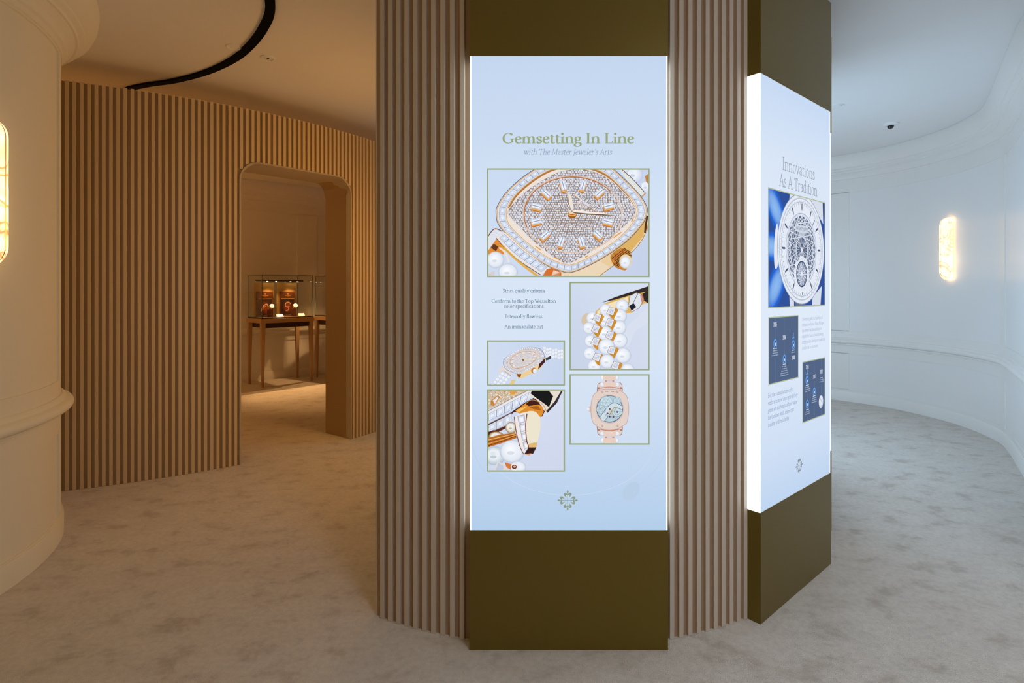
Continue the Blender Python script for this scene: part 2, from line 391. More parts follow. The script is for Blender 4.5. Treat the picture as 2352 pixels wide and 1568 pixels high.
# ------------------------------------------------------------------ slatted round column in the middle
ct = thing('slatted_column', 'large round column clad in vertical taupe slats in the middle', 'column', (*CC, 0))
SR = 1.843; HWB_ = .4135; SG = SR - .013
def cpos(phi, r, z): return (r * sin(phi), -r * cos(phi), z)
p0, p1 = R(-28.0), R(128)
n = 120
ring = []; notch = math.degrees(math.asin((HWB_ + .003) / SG))
i_ = p0
while i_ <= p1 + 1e-6:
    if not any(abs(math.degrees(i_) - c_) < notch for c_ in (0, 40, 79)): ring.append((math.degrees(i_), cpos(i_, SG, 0)[:2]))
    i_ += (p1 - p0) / n
for c_ in (0, 40, 79):           # pockets that take the light boxes
    rc = R(c_); dd = RF - .203
    for sg in (-1, 1):
        ring.append((c_ + sg * notch, cpos(rc + sg * R(notch), SG, 0)[:2]))
        u = sg * (HWB_ + .003); ring.append((c_ + sg * (notch - .01), (dd * sin(rc) + u * cos(rc), -dd * cos(rc) + u * sin(rc))))
ring = [q for _, q in sorted(ring)]; n = len(ring) - 1
vs = [(x, y, z) for z in (0, H_COL - .004) for x, y in ring]; K = n + 1
fs = [(i, i + 1, K + i + 1, K + i) for i in range(n)] + [(n, 0, K, K + n), tuple(reversed(range(K))), tuple(K + i for i in range(K))]
mesh('column_core', vs, fs, M['core'], ct)
vs = []; fs = []
def slat(phi, w=.0215, dep=.024):
    h_ = w / SR / 2; q = len(vs)
    for z in (.002, H_COL):
        for r, f in ((SG - .001, phi - h_), (SR - .0012, phi - h_), (SR, phi - h_ * .90), (SR, phi + h_ * .90), (SR - .0012, phi + h_), (SG - .001, phi + h_)):
            vs.append(cpos(f, r, z))
    for c_ in range(6): fs.append((q + c_, q + (c_ + 1) % 6, q + 6 + (c_ + 1) % 6, q + 6 + c_))
    fs.append(tuple(q + c_ for c_ in range(5, -1, -1))); fs.append(tuple(q + 6 + c_ for c_ in range(6)))
for c0 in (0, 40, 80, 120):
    for i in range(10):
        for sgn in (-1, 1):
            f = c0 + sgn * (14.18 + 1.398 * i)
            if f > 127: continue
            if sgn == -1 and c0 > 0: continue
            slat(R(f))
# flat slatted end behind the curved front
a = cpos(p0, SG, 0); b = cpos(p1, SG, 0); L_ = hypot(b[0] - a[0], b[1] - a[1]); dx, dy = (b[0] - a[0]) / L_, (b[1] - a[1]) / L_; nx, ny = -dy, dx
s = .0
while s < L_ - .03:
    q = len(vs)
    for z in (.002, H_COL):
        for u, v in ((0, -.001), (0, .012), (.0215, .012), (.0215, -.001)): vs.append((a[0] + dx * (s + u) + nx * v, a[1] + dy * (s + u) + ny * v, z))
    for c_ in range(4): fs.append((q + c_, q + (c_ + 1) % 4, q + 4 + (c_ + 1) % 4, q + 4 + c_))
    fs.append((q + 3, q + 2, q + 1, q)); fs.append((q + 4, q + 5, q + 6, q + 7)); s += .045
mesh('slat_cladding', vs, fs, M['slat'], ct)

# ------------------------------------------------------------------ lettering: a broad-nib serif drawn as strokes
# l line, t hairline, c curve, o ellipse, s serif (x, y, half width), f flag serif, h bar, d dot.  cap height 100, x height 68
G = {
 'a': (58, ['c 12 55 20 64 32 66 41 58 43 46', 'l 43 50 43 8', 'c 43 10 47 2 56 5', 'c 42 41 26 37 13 27 12 12 22 2 33 5 42 14']),
 'b': (68, ['l 14 0 14 104', 'f 14 104', 'c 14 54 26 65 40 66 54 54 58 34 52 12 38 1 24 2 14 10']),
 'c': (56, ['c 50 54 42 65 29 66 15 54 10 34 15 12 29 1 43 4 53 14', 'd 47 54']),
 'd': (70, ['l 55 4 55 104', 'f 55 104', 's 60 1 6', 'c 55 54 43 65 29 66 15 54 10 33 15 12 29 1 44 3 55 14']),
 'e': (57, ['t 12 38 48 40', 'c 49 40 45 57 32 66 17 58 10 34 15 12 30 1 44 4 53 14']),
 'f': (40, ['l 19 0 19 82', 'c 19 80 23 96 32 104 42 103 48 97', 'h 6 36 66', 's 19 1 13']),
 'g': (60, ['o 28 45 17 20', 't 41 58 56 64', 'c 20 27 12 19 16 9 32 6 48 2 53 -12 44 -27 26 -32 9 -26 6 -13 13 -3 24 4']),
 'h': (74, ['l 16 0 16 104', 'f 16 104', 'c 16 48 28 62 42 66 54 58 57 44', 'l 57 46 57 0', 's 16 1 13', 's 57 1 13']),
 'i': (34, ['l 17 0 17 66', 'f 17 66', 's 17 1 13', 'd 17 93']),
 'j': (32, ['l 17 -14 17 66', 'c 17 -10 14 -28 2 -32', 'f 17 66', 'd 17 93']),
 'k': (70, ['l 16 0 16 104', 'f 16 104', 't 18 28 50 64', 'l 28 38 58 2', 's 16 1 13', 's 50 66 11', 's 60 1 10']),
 'l': (34, ['l 17 0 17 104', 'f 17 104', 's 17 1 13']),
 'm': (112, ['l 16 0 16 66', 'f 16 66', 'c 16 48 27 61 40 66 51 58 54 44', 'l 54 46 54 0', 'c 54 48 66 61 79 66 90 58 93 44', 'l 93 46 93 0', 's 16 1 13', 's 54 1 13', 's 93 1 13']),
 'n': (74, ['l 16 0 16 66', 'f 16 66', 'c 16 48 28 62 42 66 54 58 57 44', 'l 57 46 57 0', 's 16 1 13', 's 57 1 13']),
 'o': (66, ['o 33 33.5 23 33']),
 'p': (70, ['l 16 -33 16 66', 'f 16 66', 'c 16 54 28 65 42 66 56 54 60 34 54 12 40 1 26 3 16 12', 's 16 -32 13']),
 'q': (70, ['l 55 -33 55 60', 'c 55 56 43 65 29 66 15 54 10 33 15 12 29 1 44 3 55 14', 's 55 -32 13']),
 'r': (50, ['l 16 0 16 66', 'f 16 66', 'c 16 44 25 58 36 66 44 64', 'd 43 58', 's 16 1 14']),
 's': (48, ['c 39 52 35 63 23 66 12 60 11 48 24 36 37 26 39 12 27 1 14 3 7 17']),
 't': (42, ['l 18 12 18 84', 'c 18 14 22 3 32 1 41 8', 'h 6 37 66', 't 8 66 18 82']),
 'u': (74, ['l 16 20 16 66', 'f 16 66', 'c 16 22 20 6 32 1 46 6 56 18', 'l 56 4 56 66', 'f 56 66', 's 61 1 6']),
 'v': (64, ['l 10 66 33 2', 't 56 66 33 2', 's 11 66 12', 's 55 66 10']),
 'w': (96, ['l 9 66 30 2', 't 30 2 48 60', 'l 45 66 66 2', 't 66 2 88 66', 's 10 66 12', 's 87 66 10', 's 46 66 11']),
 'x': (64, ['l 12 66 50 2', 't 51 66 13 0', 's 12 66 11', 's 51 66 10', 's 13 1 10', 's 51 1 11']),
 'y': (64, ['l 10 66 33 4', 't 56 66 24 -26', 'd 20 -26', 's 11 66 12', 's 55 66 10']),
 'z': (58, ['h 10 50 64', 't 50 62 10 4', 'h 8 52 2']),
 'A': (92, ['t 12 0 46 100', 'l 44 100 80 0', 'h 24 62 35', 's 12 1 13', 's 80 1 15']),
 'B': (72, ['l 20 0 20 100', 'c 20 98 46 99 56 84 54 62 36 53 20 53', 'c 30 53 58 50 64 30 56 6 36 1 20 2', 's 18 1 10', 's 18 99 10']),
 'C': (88, ['c 78 80 64 96 46 99 24 88 12 52 22 14 46 1 66 6 80 20', 't 78 96 78 78']),
 'E': (66, ['l 20 0 20 100', 'h 18 58 98', 'h 18 50 52', 'h 18 62 2', 't 58 98 58 86', 't 62 2 64 18', 's 18 1 10']),
 'G': (98, ['c 80 80 66 96 48 99 25 88 12 52 22 14 48 1 66 4 80 12', 'l 80 8 80 42', 's 80 42 14', 't 79 98 79 80']),
 'H': (98, ['l 20 0 20 100', 'l 78 0 78 100', 'h 20 78 52', 's 20 1 14', 's 78 1 14', 's 20 99 14', 's 78 99 14']),
 'I': (42, ['l 21 0 21 100', 's 21 1 15', 's 21 99 15']),
 'J': (42, ['l 24 0 24 100', 'c 24 4 20 -18 6 -24', 's 24 99 14']),
 'K': (86, ['l 20 0 20 100', 't 22 42 66 98', 'l 32 54 74 2', 's 20 1 14', 's 20 99 14', 's 76 1 10', 's 66 99 11']),
 'L': (70, ['l 20 0 20 100', 's 20 99 14', 'h 8 62 2', 't 62 2 65 24']),
 'M': (116, ['t 20 0 24 100', 'l 24 98 57 8', 't 57 6 92 98', 'l 92 98 95 0', 's 20 1 13', 's 95 1 14', 's 18 99 9', 's 97 99 9']),
 'N': (98, ['t 20 0 20 100', 'l 20 98 78 4', 't 78 2 78 100', 's 20 1 12', 's 78 99 12', 's 15 99 9']),
 'O': (96, ['o 48 50 36 49']),
 'P': (72, ['l 20 0 20 100', 'c 20 98 44 99 60 86 60 62 44 50 20 50', 's 20 1 14', 's 14 99 8']),
 'S': (64, ['c 52 80 46 94 32 99 16 92 13 74 28 58 46 42 52 26 44 7 28 0 14 6 10 22', 't 52 96 52 80', 't 9 4 9 22']),
 'T': (82, ['l 41 0 41 100', 'h 8 74 98', 't 8 98 8 80', 't 74 98 74 80', 's 41 1 14']),
 'V': (88, ['l 12 100 46 0', 't 78 100 44 0', 's 13 99 13', 's 77 99 12']),
 'W': (124, ['l 12 100 40 0', 't 40 0 64 92', 'l 58 100 86 0', 't 86 0 112 100', 's 13 99 13', 's 111 99 12', 's 60 99 13']),
 '0': (60, ['o 30 50 20 49']), '1': (60, ['l 30 0 30 100', 't 16 88 30 98', 's 30 1 12']),
 '2': (60, ['c 12 78 18 94 30 99 44 90 46 72 34 48 12 6', 'h 10 52 3']), '3': (60, ['c 12 84 24 98 40 94 44 72 26 54', 'c 26 54 48 48 46 16 28 0 10 10']),
 '5': (60, ['h 16 48 97', 't 18 98 14 56', 'c 14 56 34 62 50 44 46 14 28 0 10 6']), '6': (60, ['c 48 98 24 78 12 46 16 12 32 1 46 12 48 38 34 56 14 44']),
 '7': (60, ['h 10 50 97', 'l 50 96 24 0']), '8': (60, ['o 30 76 14 22', 'o 30 27 18 26']),
 ',': (26, ['d 12 5', 't 14 4 8 -14']), '.': (26, ['d 12 5']), "'": (26, ['d 12 96', 't 14 96 8 74']), ' ': (30, []),
}

class Art:
    """flat print: polygons with ink colours, laid in thin layers over a panel (x right, z up, -y towards the viewer)"""
    def __init__(s, tr=None, clip=None, y0=-.0004, dy=.00005):
        s.tr = tr or (lambda x, y: (x, y)); s.clip = clip; s.V = []; s.F = []; s.y = y0; s.dy = dy
    def up(s, n=1): s.y -= s.dy * n
    def raw(s, pts, cols):          # pts already mapped
        if s.clip:
            P = [(*p, *c) for p, c in zip(pts, cols)]
            x0, x1, z0, z1 = s.clip
            for ax, lim, sg in ((0, x0, 1), (0, x1, -1), (1, z0, 1), (1, z1, -1)):
                out = []
                for i in range(len(P)):
                    a, b = P[i - 1], P[i]; da, db = (a[ax] - lim) * sg, (b[ax] - lim) * sg
                    if (da >= 0) != (db >= 0):
                        t_ = da / (da - db); out.append(tuple(u + (v - u) * t_ for u, v in zip(a, b)))
                    if db >= 0: out.append(b)
                P = out
                if len(P) < 3: return
            pts = [p[:2] for p in P]; cols = [p[2:] for p in P]
        q = len(s.V); s.V += [(x, s.y, z, c) for (x, z), c in zip(pts, cols)]; s.F.append(tuple(range(q, q + len(pts))))
    def poly(s, pts, col, cols=None):
        c = [lin(k_) for k_ in cols] if cols else [lin(col)] * len(pts)
        s.raw([s.tr(*p) for p in pts], c)
    def rect(s, x0, y0, x1, y1, col, cols=None): s.poly([(x0, y0), (x1, y0), (x1, y1), (x0, y1)], col, cols)
    def spl(s, pts, col, n=5): s.poly(catmull(pts, n, True), col)
    def line(s, pts, wd, col, smooth=0, closed=False, widths=None):
        if smooth: pts = catmull(pts, smooth, closed)
        if closed: pts = list(pts) + [pts[0], pts[1]]
        n = len(pts); Lf = []; Rt = []
        for i in range(n):
            a = pts[max(0, i - 1)]; b = pts[min(n - 1, i + 1)]; dx, dy = b[0] - a[0], b[1] - a[1]; l = hypot(dx, dy) or 1
            w_ = (widths[i] if widths else wd) / 2
            Lf.append((pts[i][0] - dy / l * w_, pts[i][1] + dx / l * w_)); Rt.append((pts[i][0] + dy / l * w_, pts[i][1] - dx / l * w_))
        for i in range(n - 1): s.poly([Lf[i], Lf[i + 1], Rt[i + 1], Rt[i]], col)
    def disc(s, cx, cy, rx, ry, col, n=20, ang=0):
        c, q = cos(ang), sin(ang)
        s.poly([(cx + rx * cos(2 * pi * i / n) * c - ry * sin(2 * pi * i / n) * q, cy + rx * cos(2 * pi * i / n) * q + ry * sin(2 * pi * i / n) * c) for i in range(n)], col)
    def ring(s, cx, cy, rx, ry, wd, col, n=40, ang=0):
        c, q = cos(ang), sin(ang)
        s.line([(cx + rx * cos(2 * pi * i / n) * c - ry * sin(2 * pi * i / n) * q, cy + rx * cos(2 * pi * i / n) * q + ry * sin(2 * pi * i / n) * c) for i in range(n)], wd, col, closed=True)
    def pearl(s, cx, cy, r, ry=None, hi=(250, 252, 255), mid=(226, 232, 242), lo=(186, 196, 216), n=20):
        ry = ry or r; rs = (0, .45, .8, 1.0); cs = [hi, (238, 242, 249), mid, lo]
        off = lambda f: (-.22 * r * (1 - f), -.25 * ry * (1 - f))
        for k_ in range(3):
            for i in range(n):
                a0, a1 = 2 * pi * i / n, 2 * pi * (i + 1) / n; o0, o1 = off(rs[k_]), off(rs[k_ + 1])
                p = lambda f, a, o: (cx + o[0] + r * f * cos(a), cy + o[1] + ry * f * sin(a))
                if k_ == 0: s.poly([p(0, 0, o0), p(rs[1], a0, o1), p(rs[1], a1, o1)], None, [cs[0], cs[1], cs[1]])
                else: s.poly([p(rs[k_], a0, o0), p(rs[k_ + 1], a0, o1), p(rs[k_ + 1], a1, o1), p(rs[k_], a1, o0)], None, [cs[k_], cs[k_ + 1], cs[k_ + 1], cs[k_]])
        s.up(); s.disc(cx - r * .12, cy + ry * .12, r * .3, ry * .16, tuple(int(v * .96) for v in mid), 10); s.up()
    def build(s, name, parent, m=None, label=None):
        me = bpy.data.meshes.new(name); me.from_pydata([v[:3] for v in s.V], [], s.F)
        a = me.color_attributes.new('ink', 'FLOAT_COLOR', 'POINT')
        for i, v in enumerate(s.V): a.data[i].color = (*v[3], 1)
        o = new_obj(name, me, m or M['print'], parent)
        if label: o['label'] = label
        return o

def text_width(txt, cap, cond=1, track=0):
    return sum(G[c][0] * cond + track for c in txt) * cap / 100
def draw_text(A, txt, x, y, cap, col, T=20, th=6, cond=1, slant=0, sans=False, align='c', track=0, rot=0, width=None):
    """A.tr maps straight panel coordinates; cap = capital height; T, th stem and hairline in % of it"""
    if width: cond = 1; cond = width / text_width(txt, cap, 1, track)
    W = text_width(txt, cap, cond, track); x0 = x - (W / 2 if align == 'c' else (W if align == 'r' else 0)); k_ = cap / 100
    cx = 0; cr, sr = cos(rot), sin(rot)
    for ch in txt:
        adv, st = G[ch]
        def mp(px, py):
            lx = (cx + px * cond + py * slant) * k_; ly = py * k_
            X = x0 - x + lx; return (x + X * cr - ly * sr, y + X * sr + ly * cr)
        def stroke(pts, wfun):
            n = len(pts); Lf = []; Rt = []
            for i in range(n):
                a = pts[max(0, i - 1)]; b = pts[min(n - 1, i + 1)]; dx, dy = b[0] - a[0], b[1] - a[1]; l = hypot(dx, dy) or 1
                w_ = wfun(atan2(dy, dx)) / 2; c2 = max(cond, .55)
                Lf.append((pts[i][0] - dy / l * w_ / c2, pts[i][1] + dx / l * w_)); Rt.append((pts[i][0] + dy / l * w_ / c2, pts[i][1] - dx / l * w_))
            for i in range(n - 1): A.poly([mp(*Lf[i]), mp(*Lf[i + 1]), mp(*Rt[i + 1]), mp(*Rt[i])], col)
        nib = (lambda a: T) if sans else (lambda a: th + (T - th) * abs(sin(a - R(12))) ** 1.6)
        for e in st:
            k0, *v = e.split(); v = [float(q) for q in v]
            if k0 == 'l': stroke([(v[0], v[1]), (v[2], v[3])], lambda a: T)
            elif k0 == 't': stroke([(v[0], v[1]), (v[2], v[3])], lambda a: T if sans else th * 1.25)
            elif k0 == 'h': stroke([(v[0], v[2]), (v[1], v[2])], lambda a: T if sans else th * 1.1)
            elif k0 == 'c': stroke(catmull([(v[i], v[i + 1]) for i in range(0, len(v), 2)], 4 if cap > .02 else 2), nib)
            elif k0 == 'o':
                nn = 20 if cap > .02 else 10
                stroke([(v[0] + v[2] * cos(2 * pi * i / nn), v[1] + v[3] * sin(2 * pi * i / nn)) for i in range(nn + 1)], nib)
            elif k0 == 'd':
                r = T * .55; A.poly([mp(v[0] + r * cos(2 * pi * i / 10), v[1] + r * sin(2 * pi * i / 10)) for i in range(10)], col)
            elif k0 == 's' and not sans: stroke([(v[0] - v[2] - T * .15, v[1]), (v[0] + v[2] + T * .15, v[1])], lambda a: th * 1.0)
            elif k0 == 'f' and not sans: A.poly([mp(v[0] + T / 2, v[1] + 2), mp(v[0] + T / 2, v[1] - 8), mp(v[0] - 14 - T * .2, v[1] - 7), mp(v[0] - 14 - T * .2, v[1] - 3)], col)
        cx += adv * cond + track

def emblem(A, cx, cy, r, col):
    """cross of four lilies, r = half height, up = +y"""
    for q in range(4):
        c, s_ = cos(q * pi / 2), sin(q * pi / 2)
        mp = lambda x, y: (cx + (x * c - y * s_) * r, cy + (x * s_ + y * c) * r)
        L_ = lambda pts, ws: A.line([mp(*p) for p in pts], 0, col, widths=[w_ * r for w_ in ws])
        A.poly([mp(-.022, 0), mp(.022, 0), mp(.035, .62), mp(-.035, .62)], col)
        A.poly([mp(*p) for p in ((0, .60), (-.045, .68), (-.09, .80), (-.075, .90), (0, 1.0), (.075, .90), (.09, .80), (.045, .68))], col)
        for sx in (-1, 1):
            pts = catmull([(0, .56), (.12 * sx, .60), (.22 * sx, .63), (.28 * sx, .57), (.245 * sx, .45), (.18 * sx, .35), (.14 * sx, .25)], 3)
            ws = [.10, .10, .10, .13, .14, .17, .20, .22, .22, .21, .19, .15, .12, .09, .06, .05, .04, .035, .03]
            L_(pts, ws[:len(pts)] + [.03] * max(0, len(pts) - len(ws)))

# ------------------------------------------------------------------ light box displays round the column
K = .0018116
PZ0, PZ1 = .498, 2.473; HWB = .4135
def display(phi, label, RF=RF):
    p = R(phi)
    t_ = thing('lightbox_display', label, 'light box display', (CC[0] + RF * sin(p), CC[1] - RF * cos(p), 0), p, 'light box displays around the slatted column')
    boxo('base', (-HWB, HWB, 0, .20, 0, PZ0), M['bronze'], t_, .0015)
    boxo('cap', (-HWB, HWB, 0, .20, PZ1, H_COL), M['bronze'], t_, .0015)
    lp = boxo('light_panel', (-HWB + .002, HWB - .002, .004, .20, PZ0 + .0006, PZ1 - .0006), M['edge_light'], t_)
    return t_, lp
GREEN = (152, 167, 128); BLUEGREY = (136, 154, 178); INK = (62, 98, 128)
def face(lp, cols, wm=True):  # sheet colours include uneven backlight, brighter at mid-height
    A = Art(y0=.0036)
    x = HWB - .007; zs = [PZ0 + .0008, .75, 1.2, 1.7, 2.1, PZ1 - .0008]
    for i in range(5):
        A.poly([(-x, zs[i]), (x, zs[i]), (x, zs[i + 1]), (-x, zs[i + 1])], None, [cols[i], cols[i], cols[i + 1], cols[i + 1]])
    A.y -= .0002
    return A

# ---- front display
fd, lp = display(0, 'tall light box with jewelled watch pictures facing the camera')
F2 = lambda px, py: ((px - 1306.5) * K, 1.5 - (py - 665) * K)
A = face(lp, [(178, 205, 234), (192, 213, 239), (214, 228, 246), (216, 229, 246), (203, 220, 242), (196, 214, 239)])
# ghosted watch in the background of the sheet
for k_, (rx, ry, c) in enumerate(((228, 150, (186, 207, 232)), (200, 128, (203, 219, 240)), (176, 108, (194, 213, 238)))):
    pts = [F2(1308 + rx * cos(a_ / 30 * pi) * .98, 1010 + ry * sin(a_ / 30 * pi)) for a_ in range(0, 31)]
    A.clip = (-.405, .405, PZ0 + .01, 2.4); A.line(pts, .0022, c); A.up()
A.disc(*F2(1450, 1128), .045, .03, (184, 206, 230), ang=.9); A.clip = None; A.up()
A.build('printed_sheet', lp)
T = Art(y0=.0030)
draw_text(T, 'Gemsetting In Line', *F2(1305, 328.5), 23.2 * K, GREEN, T=21, th=6, width=304 * K); T.build('heading', lp, label='large green serif heading')
T = Art(y0=.0030)
draw_text(T, "with The Master Jeweler's Arts", *F2(1304, 354.5), 13.0 * K, BLUEGREY, T=9, th=5, slant=.2, width=203 * K); T.build('subheading', lp, label='small grey italic line')
T = Art(y0=.0030)
for s_, y_, w_ in (('Strict quality criteria', 671.2, 97), ('Conform to the Top Wesselton', 695, 148.5), ('color specifications', 706.8, 92), ('Internally flawless', 730.2, 85.5), ('An immaculate cut', 753.9, 88.5)):
    draw_text(T, s_, *F2(1203, y_), 8.1 * K, INK, T=12, th=7, width=w_ * K)
T.build('caption', lp)
T = Art(y0=.0030); emblem(T, *F2(1304, 1149.3), 24 * K, (140, 156, 132)); T.build('emblem', lp, label='green lily cross emblem')

def picture(px0, py0, px1, py1, bg, scale, ox, oy, b=3.3):
    """frame rectangle in front-panel layout units; returns an Art clipped to the picture"""
    tr = lambda cx, cy: F2(ox + cx / scale, oy + cy / scale)
    x0, z1 = F2(px0, py0); x1, z0 = F2(px1, py1); B = b * K
    A = Art(y0=.0030)
    for q in ((x0, z1 - B, x1, z1), (x0, z0, x1, z0 + B), (x0, z0, x0 + B, z1), (x1 - B, z0, x1, z1)):
        A.poly([(q[0], q[1]), (q[2], q[1]), (q[2], q[3]), (q[0], q[3])], GREEN)
    A.poly([(x0 + B, z0 + B), (x1 - B, z0 + B), (x1 - B, z1 - B), (x0 + B, z1 - B)], None, bg)
    A.tr = tr; A.clip = (x0 + B, x1 - B, z0 + B, z1 - B); A.up(); return A

def baguettes(A, outer, inner, n, c0=0, closed=True, fill=(214, 225, 244), gap=(150, 156, 172), seg=None):
    O = catmull(outer, 12, closed); I = catmull(inner, 12, closed)
    def resample(P, n):
        if closed: P = P + [P[0]]
        d = [0]
        for i in range(1, len(P)): d.append(d[-1] + hypot(P[i][0] - P[i - 1][0], P[i][1] - P[i - 1][1]))
        out = []; j = 0
        for k_ in range(n + 1):
            s_ = d[-1] * k_ / n
            while j < len(d) - 2 and d[j + 1] < s_: j += 1
            f = (s_ - d[j]) / ((d[j + 1] - d[j]) or 1); out.append((P[j][0] + (P[j + 1][0] - P[j][0]) * f, P[j][1] + (P[j + 1][1] - P[j][1]) * f))
        return out
    O = resample(O, n); I = resample(I, n)
    for i in range(n):
        q = [O[i], O[i + 1], I[i + 1], I[i]]; mx_, my_ = sum(p[0] for p in q) / 4, sum(p[1] for p in q) / 4
        sh = lambda f: [(mx_ + (p[0] - mx_) * f, my_ + (p[1] - my_) * f) for p in q]
        A.poly(q, gap)
    A.up()
    for i in range(n):
        q = [O[i], O[i + 1], I[i + 1], I[i]]; mx_, my_ = sum(p[0] for p in q) / 4, sum(p[1] for p in q) / 4
        v = random.randint(-8, 6); A.poly([(mx_ + (p[0] - mx_) * .88, my_ + (p[1] - my_) * .9) for p in q], tuple(min(255, c + v) for c in fill))
    A.up()
    for i in range(n):
        q = [O[i], O[i + 1], I[i + 1], I[i]]; mx_, my_ = sum(p[0] for p in q) / 4, sum(p[1] for p in q) / 4
        A.line([(mx_ + (p[0] - mx_) * .55, my_ + (p[1] - my_) * .55) for p in q], 5, (190, 202, 226), closed=True)
        A.poly([(mx_ + (p[0] - mx_) * .35, my_ + (p[1] - my_) * .35) for p in q], (230, 238, 250))
    A.up()
def inside(x, y, P):
    r = False
    for i in range(len(P)):
        a, b = P[i - 1], P[i]
        if (a[1] > y) != (b[1] > y) and x < (b[0] - a[0]) * (y - a[1]) / (b[1] - a[1]) + a[0]: r = not r
    return r

# ---- picture 1: the big jewelled dial
A = picture(1118.5, 386, 1492.5, 636.5, [(206, 220, 242), (196, 208, 232), (200, 212, 236), (202, 220, 243)], 5.6, 1100, 370)
GOLD, ROSE, PALE, DK = (224, 178, 96), (196, 140, 84), (236, 222, 208), (92, 50, 20)
# bracelet behind, top right
for c in ((1990, 170, 125), (2150, 330, 80), (1880, 90, 60)): A.pearl(*c, hi=(228, 236, 250), mid=(212, 220, 240), lo=(190, 200, 228))
A.poly([(1800, 90), (1850, 90), (2000, 240), (2140, 410), (2100, 440), (1960, 330)], (226, 228, 224)); A.up()
A.line([(1830, 95), (1980, 230), (2145, 412)], 8, (52, 50, 60), 6); A.line([(2145, 412), (2090, 460)], 14, ROSE); A.up()
A.poly([(2140, 190), (2180, 160), (2180, 290), (2150, 260)], (190, 130, 60)); A.up()
# case side
A.poly(catmull([(1060, 1400), (1350, 1370), (1700, 1170), (1950, 990), (2110, 800), (2165, 640), (2185, 760), (2130, 980), (1960, 1180), (1700, 1370), (1560, 1475), (1300, 1500), (1080, 1500)], 6, True), (236, 214, 184)); A.up()
A.poly([(1760, 1130), (1950, 990), (2110, 800), (2140, 760), (2120, 960), (1940, 1180), (1860, 1230)], (222, 178, 100)); A.up()
A.poly([(1560, 1290), (1760, 1130), (1860, 1230), (1700, 1370)], (234, 204, 156)); A.up()
A.line([(2165, 720), (2140, 930), (2010, 1130), (1830, 1270), (1560, 1470)], 7, (130, 96, 50), 6)
A.line([(2170, 700), (2148, 820), (2138, 920)], 26, (74, 42, 22), 4); A.line([(2190, 600), (2186, 760), (2160, 900)], 12, ROSE, 4); A.up()
BO = [(222, 680), (232, 590), (330, 425), (490, 265), (680, 125), (900, 10), (1180, -50), (1450, -20), (1700, 80), (1890, 245), (2060, 420), (2155, 570), (2166, 660), (2110, 800), (1930, 1005), (1690, 1185), (1420, 1340), (1190, 1430), (1060, 1415), (890, 1350), (700, 1235), (500, 1075), (320, 905), (240, 790)]
A.spl(BO, (228, 220, 222)); A.up()
A.line(BO, 9, (96, 96, 112), 5, True); A.up()
sc_ = lambda P, f, c=(1195, 690): [(c[0] + (x - c[0]) * f, c[1] + (y - c[1]) * f) for x, y in P]
A.line(sc_(BO, .985), 9, (214, 170, 92), 5, True); A.up()
baguettes(A, sc_(BO, .965), sc_(BO, .885), 52)
B1 = sc_(BO, .865); A.spl(B1, (238, 226, 214)); A.up(); A.line(B1, 10, (214, 178, 128), 5, True); A.up()
A.line(sc_(BO, .845)[1:11], 22, (176, 116, 62), 5); A.line(sc_(BO, .84)[8:14], 14, (196, 150, 90), 5); A.up()
DI = [(388, 645), (440, 555), (600, 400), (800, 262), (1010, 150), (1200, 112), (1400, 118), (1640, 215), (1850, 400), (1975, 570), (2004, 655), (1960, 740), (1760, 930), (1500, 1120), (1290, 1250), (1150, 1310), (1060, 1285), (900, 1180), (700, 1020), (500, 810), (412, 715)]
A.spl(sc_(DI, 1.02), (150, 110, 76)); A.up(); A.line(sc_(DI, 1.012), 8, (238, 232, 236), 5, True); A.up()
A.spl(DI, (150, 128, 112)); A.up()
DP = catmull(DI, 5, True)
random.seed(3); row = 0; y = 110.0; A.sp = []
while y < 1312:
    x = 380 + (row % 2) * 17.0
    while x < 2010:
        X, Y = x + random.uniform(-5, 5), y + random.uniform(-4, 4)
        if inside(X, Y, DP):
            d = hypot((X - 1195) / 625, (Y - 680) / 490); r = 15.5 if d > .55 else 12.5
            v = random.randint(-22, 10); A.poly([(X + r * cos(q * pi / 3 + .4), Y + r * sin(q * pi / 3 + .4)) for q in range(6)], (214 + v, 220 + v, 236 + v if v < 0 else 240))
            if random.random() < .5: A.sp.append((X, Y))
        x += 34 if hypot((x - 1195) / 625, (y - 680) / 490) > .55 else 29
    y += 29; row += 1
A.up()
for X, Y in A.sp: A.poly([(X - 8, Y), (X - 2, Y - 2), (X, Y - 8), (X + 2, Y - 2), (X + 8, Y), (X + 2, Y + 2), (X, Y + 8), (X - 2, Y + 2)], (246, 249, 255))
A.up()
for _ in range(700):
    X, Y = random.uniform(400, 1990), random.uniform(130, 1300)
    if inside(X, Y, DP):
        c = random.choice([(222, 170, 110), (110, 100, 112), (240, 244, 252), (240, 244, 252), (186, 130, 80)]); r = random.uniform(4, 7)
        A.poly([(X - r, Y), (X, Y - r), (X + r, Y), (X, Y + r)], c)
A.up()
A.ring(1203, 682, 634, 492, 16, (222, 196, 178), 60, .02); A.up()
A.line([(1203 + 622 * cos(a_), 684 + 482 * sin(a_)) for a_ in [R(160 + 6 * q) for q in range(28)]], 12, (176, 108, 56)); A.up()
